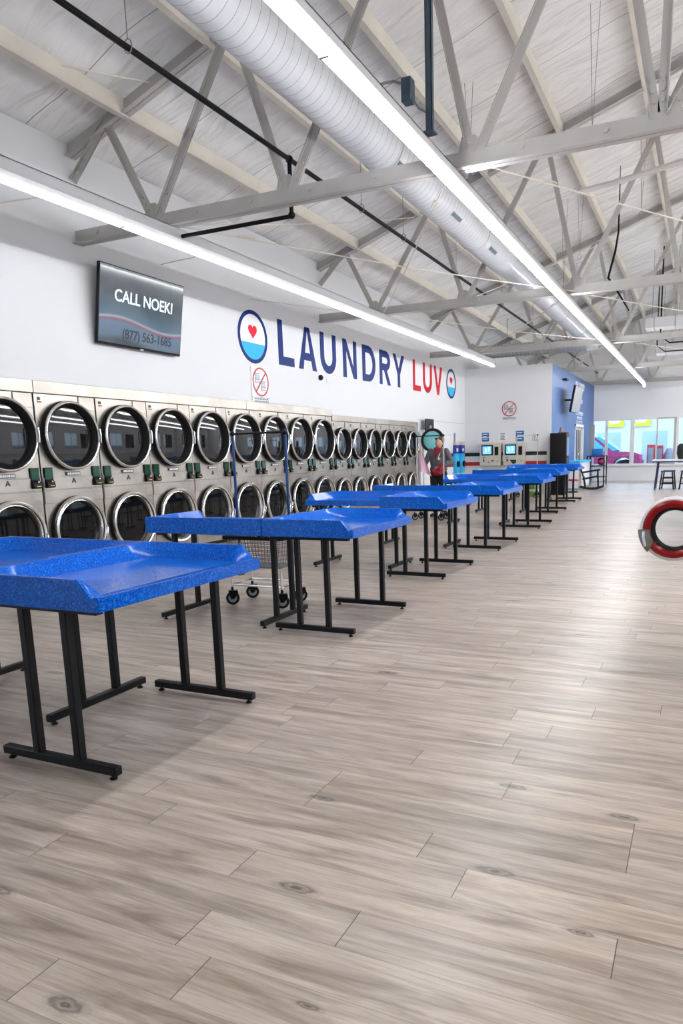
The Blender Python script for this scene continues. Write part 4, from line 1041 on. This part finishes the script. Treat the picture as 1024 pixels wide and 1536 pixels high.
# second television edge-on
t2 = thing('television', 'television seen from its edge on the blue wall, on a swivel arm', 'television', (BX + .36, 24.2, 2.95))
MB().box(-.02, .05, -.62, .62, -.42, .42).build('bezel', 'blackmetal', t2, (0, 0, 0), (0, .17, -.04), bevel=.008)
MB().box(.051, .054, -.60, .60, -.40, .40).build('screen', 'greypl', t2, (0, 0, 0), (0, .17, -.04))  # grey base colour stands in for the reflection on this screen
MB().tube([(0, 0, 0), (-.2, .1, .0), (-.42, 0, 0)], .03, 8).build('swivel_arm', 'blackmetal', t2)
MB().box(-.42, -.39, -.15, .15, -.2, .2).build('wall_bracket', 'blackmetal', t2)
tag(MB().box(-.14, .0, -.2, .2, 0, .05).build('wall_bracket_shelf', 'blackmetal', None, (BX + .14, 23.9, 3.55)), 'small black bracket on the blue wall above the television', 'bracket')
# blue wall lettering as blocks
r = thing('wall_notice_lettering', 'white lettering block on the blue wall above the glass door', 'wall lettering', (BX, 27.3, 0))
random.seed(11)
for z, hh_, wd, sp_ in [(3.62, .24, 2.0, .16), (3.33, .12, .06, .1), (3.08, .15, 1.4, .10), (2.86, .14, .35, .12), (2.64, .13, 1.7, .09), (2.47, .11, 1.1, .11), (2.335, .08, 1.3, .1)]:
    mb = MB(); y = -wd / 2
    while y < wd / 2:
        w = sp_ * random.uniform(.5, .75)
        if not (z > 3.5 and -.5 < y < -.3): mb.box(0, .004, y, y + w * .35, z - hh_ / 2, z + hh_ / 2); mb.box(0, .004, y + w * .35, y + w, z + hh_ / 2 - hh_ * .25 * random.choice([1, 1, 2]), z + hh_ / 2)
        y += sp_
    mb.build('text_line', 'whitev', r)
# service counter along the blue wall
r = thing('service_counter', 'white service counter with a blue top under the glass door', 'counter', (BX, 25.6, 0))
MB().box(.0, .48, -1.3, 1.3, .05, .90).build('counter_body', 'whitepl', r, bevel=.006); MB().box(.0, .52, -1.33, 1.33, .90, .96).build('counter_top', 'sky', r, bevel=.006); MB().box(.0, .44, -1.28, 1.28, 0, .05).build('toe_kick', 'greypl', r)
r = thing('shelf_rack', 'dark metal rack with shelves beyond the rocking chair', 'shelf', (-3.62, 27.6, 0))
mb = MB()
for x in (-.3, .3):
    for y in (-.4, .4): MB().bar((x, y, 0), (x, y, 1.1), .04, .04).build('post', 'blackmetal', r)
for z in (.3, .7, 1.06): MB().box(-.32, .32, -.42, .42, z, z + .025).build('shelf_board', 'blackmetal', r)
tag(MB().box(-.2, .2, -.16, .16, 0, .26).build('storage_box', 'bluepl', None, (-3.58, 27.4, 1.085), bevel=.015), 'blue box on the top shelf of the dark rack', 'box')
tag(MB().sphere((0, 0, .15), .15, sc=(1, 1, .95)).build('helmet', 'carpaint', None, (-3.45, 27.5, .725)), 'round magenta object on the middle shelf of the dark rack', 'ball')
tag(MB().box(-.1, .1, -.05, .05, 0, 1.28).build('wall_column', 'greypl', None, (-4.05, 29.2, 1.0), bevel=.01), 'narrow grey panel hanging beside the windows', 'panel')
# rocking chair, side view
rc = thing('rocking_chair', 'black wooden rocking chair by the counter near the windows', 'rocking chair', (-3.40, 24.7, 0), .12)
def arc(y):
    return [(.46 * 1.0 * q, y, .02 + .13 * (q * .92) ** 2 * 1.1) for q in [-.85 + 1.7 * k / 10 for k in range(11)]]
for y in (-.27, .27): MB().tube(arc(y), .026, 8).build('rocker', 'blackmetal', rc)
for y in (-.27, .27):
    MB().bar((-.20, y, .04), (-.26, y, .42), .05, .05).build('leg', 'blackmetal', rc); MB().bar((.22, y, .04), (.19, y, .64), .05, .05).build('leg', 'blackmetal', rc)
    MB().bar((-.33, y, .56), (.27, y, .655), .07, .045).build('armrest', 'blackmetal', rc, bevel=.004, seg=1)
mb = MB()
for k in range(7): mb.bar((-.26 + k * .075, -.27, .35 + k * .014), (-.26 + k * .075, .27, .35 + k * .014), .08, .045)
mb.build('seat', 'blackmetal', rc)
mb = MB()
for y in (-.27, .27): mb.bar((-.24, y, .34), (-.42, y, .86), .035, .03)
for k in range(6): mb.bar((-.245, -.2 + k * .08, .36), (-.415, -.2 + k * .08, .82), .045, .012)
mb.bar((-.42, -.29, .85), (-.42, .29, .85), .05, .03); mb.build('backrest', 'blackmetal', rc)
MB().bar((-.23, -.27, .2), (-.23, .27, .2), .02, .02).build('stretcher', 'blackmetal', rc)
# red stool
r = thing('stool', 'small stool with a red seat between the last table and the rocking chair', 'stool', (-3.72, 22.9, 0))
MB().lathe([(.001, .36, 0), (.17, .36, 0), (.18, .39, 0), (.15, .42, 0), (.001, .425, 0)], 'Z', 24).build('seat', 'redmetal', r); MB().cyl((0, 0, .05), (0, 0, .37), .025).build('post', 'blackmetal', r)
MB().lathe([(.001, 0, 0), (.17, 0, 0), (.16, .03, 0), (.03, .05, 0), (.001, .05, 0)], 'Z', 24).build('foot', 'blackmetal', r)
# high table by windows + stools
r = thing('high_table', 'high table with a blue and white top by the windows', 'table', (-.72, 24.9, 0))
MB().box(-.78, .9, -.4, .4, .90, .945).build('tabletop', 'whitepl', r, bevel=.006); MB().box(-.78, .9, -.41, .41, .868, .90).build('table_edge', 'darkblue', r)
for x0, x1, y in ((-.60, -.68, -.33), (.75, .85, -.33), (-.60, -.68, .33), (.75, .85, .33)): MB().bar((x0, y, .88), (x1, y * 1.05, 0), .04, .04).build('leg', 'darkblue', r)
def chair(loc, rz, label):
    r = thing('bistro_stool', label, 'stool', loc, rz, 'dark stools at the high table')
    MB().box(-.19, .19, -.18, .18, .56, .595).build('seat', 'darkblue', r, bevel=.01)
    for a in (-1, 1):
        for b_ in (-1, 1): MB().bar((a * .15, b_ * .14, .56), (a * .21, b_ * .20, 0), .03, .03).build('leg', 'blackmetal', r)
    mb = MB()
    for z, q in ((.18, .19), (.36, .17)):
        for a in (-1, 1): mb.bar((a * q, -q, z), (a * q, q, z), .018, .018); mb.bar((-q, a * q, z), (q, a * q, z), .018, .018)
    mb.build('rung', 'blackmetal', r)
    return r
chair((-1.03, 24.55, 0), .05, 'dark blue stool tucked under the left end of the high table')
chair((-1.0, 25.3, 0), .05, 'dark blue stool on the far side of the high table')
r = chair((-.44, 24.6, 0), 0, 'dark stool at the right end of the high table, cut by the frame')
tag(MB().lathe([(.05, 0, 0), (.09, .04, 0), (.13, .2, 0), (.12, .42, 0), (.05, .5, 0), (.001, .5, 0)], 'Z', 16, cap0=True).build('black_bag', 'blackcloth', None, (-.66, 25.0, .945)), 'black bag standing on the high table at the right edge', 'bag')
r = thing('blue_bench', 'dark blue bench end just behind the open red washer door', 'bench', (.16, 13.75, 0))
MB().box(-.55, .3, -.25, .25, .36, .43).build('seat', 'darkblue', r, bevel=.015)
for x in (-.33, .2):
    for y in (-.2, .2): MB().box(x - .02, x + .02, y - .02, y + .02, 0, .36).build('leg', 'blackmetal', r)
# green basket and white bottle under the far tables
r = thing('laundry_basket', 'green basket with white rim on the floor behind the far tables', 'basket', (-4.52, 20.9, 0))
MB().box(-.13, .13, -.13, .13, 0, .17).build('lower_box', 'green', r, bevel=.01); MB().box(-.14, .14, -.14, .14, .17, .21).build('rim', 'whitepl', r, bevel=.005); MB().box(-.13, .13, -.13, .13, .21, .40).build('upper_box', 'green', r, bevel=.01)

# ------------------------------------------------------------------ right washer with open red door
w = thing('front_load_washer', 'washer right of the frame whose red ringed door stands open into the aisle', 'washer', (.16, 4.55, 0))
MB().box(0, .75, -.35, .35, .08, 1.3).build('washer_body', 'stainless', w, bevel=.01); MB().box(.02, .7, -.33, .33, 0, .08).build('plinth', 'blackmetal', w)
dr = bpy.data.objects.new('door', None); COL.objects.link(dr); dr.parent = w; dr.location = (-.288, -.35, .90); dr.rotation_euler = (0, 0, -.12)
# axis Y, front (camera) side is -y
MB().lathe([(.176, .05, 0), (.180, .02, 0), (.178, -.012, 0), (.168, -.022, 0), (.160, -.022, 0)], 'Y', 56).build('outer_rim', 'whitepl', dr)
MB().lathe([(.163, -.018, 0), (.158, -.030, 0), (.145, -.040, 0), (.130, -.036, 0), (.118, -.022, 0)], 'Y', 56).build('red_ring', 'washred', dr)
MB().lathe([(.120, -.024, 0), (.112, -.018, 0), (.102, .03, 0), (.106, .05, 0), (.176, .05, 0)], 'Y', 56).build('door_seal', 'rubber', dr)
MB().lathe([(.104 * (1 - q / 6) + .0003, .03 + .03 * (1 - (1 - q / 6) ** 2), 0) for q in range(7)], 'Y', 40).build('door_glass', 'glass', dr)
pts = [(math.cos(a) * .184, math.sin(a) * .184) for a in [PI + .02 + .78 * k / 8 for k in range(9)]] + [(math.cos(a) * .118, math.sin(a) * .118) for a in [PI + .02 + .62 * (1 - k / 8) for k in range(9)]]
MB().prism(pts, -.046, .045, 'XZ').build('latch_cover', 'darkchrome', dr, bevel=.006)
MB().tube([(-.150, -.05, -.015), (-.148, -.062, -.05), (-.138, -.055, -.095)], .010, 8).build('door_handle', 'chrome', dr)
MB().tube([(.17, 0, 0), (.28, .02, 0), (.305, .32, 0)], .03, 10).build('hinge_arm', 'stainless', dr)

# ------------------------------------------------------------------ outdoors
o = MB().box(-60, 60, FY + .2, 90, -.25, -.02).build('ground', 'asphalt'); struct(o)
o = MB().box(RX + .2, 60, -20, FY + .2, -.25, -.02).build('ground_side', 'asphalt'); struct(o)
car = thing('car', 'magenta pickup car parked outside behind the left windows', 'car', (-4.9, 36.4, -.02))
prof = [(-2.6, .45), (-2.6, 1.0), (-1.9, 1.08), (-1.5, 1.10), (-1.0, 1.75), (-.6, 1.92), (.2, 1.90), (.95, 1.28), (1.2, 1.22), (1.9, 1.18), (2.25, 1.05), (2.32, .75), (2.30, .42)]
def arch(cx, r_, n=9): return [(cx + r_ * math.cos(a), .42 + r_ * math.sin(a)) for a in [PI * k / n for k in range(n + 1)]]
MB().prism(prof + arch(1.42, .50) + arch(-1.55, .46), -.9, .9, 'XZ').build('car_body', 'carpaint', car, bevel=.05)
MB().prism([(-.85, 1.2), (-.5, 1.80), (.12, 1.78), (.72, 1.26)], -.915, .915, 'XZ').build('side_window', 'carglass', car)
MB().prism([(.12, 1.91), (.34, 1.92), (1.22, 1.27), (.95, 1.24)], -.93, .93, 'XZ').build('windshield', 'carglass', car)
mb = MB(); mb.bar((-.02, -.92, 1.2), (-.02, -.92, 1.82), .02, .07, (1, 0, 0)); mb.build('window_pillar', 'carpaint', car)
for x in (1.42, -1.55):
    for y in (-.78, .78):
        MB().lathe([(.001, -.12, 1), (.22, -.12, 1), (.24, -.13, 0), (.38, -.11, 0), (.40, 0, 0), (.38, .11, 0), (.001, .12, 0)], 'Y', 28, (x, y, .41)).build('wheel', ['rubber', 'galv'], car)
MB().box(2.28, 2.34, -.8, -.55, .8, .98).build('headlight', 'whitepl', car)
bd = thing('shop_building', 'pale building across the parking lot with yellow banners', 'building', (-2, 50, 0))
MB().box(-12, 16, 0, 6, 0, 5.2).build('facade', 'facade', bd)
for x in (-7.5, -4.6, -1.7, 1.2, 4.1): MB().box(x, x + 1.5, -.06, 0, .2, 2.4).build('shop_window', 'paleglass', bd, bevel=.02)
for x in (-4.05, -2.38):
    bn = MB().box(x, x + 1.15, -.15, -.1, 2.72, 3.22).build('yellow_banner', 'yellow', bd)
    MB().prism([(x + .15, 3.22), (x + 1.0, 3.22), (x + .85, 2.97), (x + .3, 2.92)], -.16, -.15, 'XZ').build('banner_patch', 'whitev', bn)
for x, y, w_, h_, mt, l in [(-2.3, 36.6, .34, 1.5, 'redmetal', 'red vending box outside, left of two'), (-1.95, 37.0, .36, 1.45, 'redmetal', 'red vending box outside, right of two'), (-.95, 37.4, .5, 1.05, 'carpaint', 'low magenta bin outside behind the right window')]:
    r = thing('outdoor_kiosk', l, 'kiosk', (x, y, -.02)); MB().box(-w_ / 2, w_ / 2, -.3, .3, 0, h_).build('case', mt, r, bevel=.03); MB().box(-w_ * .36, w_ * .36, -.315, -.3, h_ * .35, h_ * .9).build('front_panel', 'greypl', r)
o = MB().lathe([(.001, 0, 0), (.28, 0, 0), (.34, .3, 0), (.33, .8, 0), (.22, 1.1, 0), (.12, 1.3, 0), (.001, 1.35, 0)], 'Z', 18).build('covered_barrel', 'greypl', None, (-1.5, 37.2, -.02)); tag(o, 'grey rounded covered object outside between the red boxes and the low bin', 'barrel')
tag(MB().box(-.3, .3, -.25, .25, 0, 1.0).build('trash_bin', 'sky', None, (-5.35, 34.2, -.02), bevel=.05), 'bright blue bin outside behind the leftmost window', 'bin')

# ------------------------------------------------------------------ world, camera, view
wd = bpy.data.worlds.new('daylight'); S.world = wd; wd.use_nodes = True; t = wd.node_tree
bgn = t.nodes['Background']
tc = t.nodes.new('ShaderNodeTexCoord'); sx = t.nodes.new('ShaderNodeSeparateXYZ'); t.links.new(tc.outputs['Generated'], sx.inputs[0])
t.links.new(ramp(t, sx.outputs[2], [(0, (.74, .87, 1.0)), (.25, (.62, .80, 1.0)), (1, (.35, .58, 1.0))]), bgn.inputs[0]); bgn.inputs[1].default_value = 3.2

f_, hx_, hy_ = 1053., 578., 869.
def dv(p):
    v_ = Vector((p[0] - hx_, -(p[1] - hy_), -f_)); return v_.normalized()
Yc_ = dv((1055, 669)); Xc = -dv((-1800, 738)); Xc = (Xc - Yc_ * Xc.dot(Yc_)).normalized(); Zc = Xc.cross(Yc_)
R3 = Matrix((Xc, Yc_, Zc))
cam = bpy.data.cameras.new('camera'); co = bpy.data.objects.new('camera', cam); COL.objects.link(co)
co.matrix_world = Matrix.Translation((0, 0, 1.35)) @ R3.to_4x4()
cam.sensor_width = 36; cam.sensor_fit = 'AUTO'; cam.lens = f_ / 1536 * 36
cam.shift_x = (512 - hx_) / 1536; cam.shift_y = (hy_ - 768) / 1536
cam.clip_start = .05; cam.clip_end = 300
S.camera = co
vs_ = S.view_settings; vs_.view_transform = 'Standard'; vs_.look = 'None'; vs_.gamma = 1; vs_.use_curve_mapping = False; vs_.exposure = .14
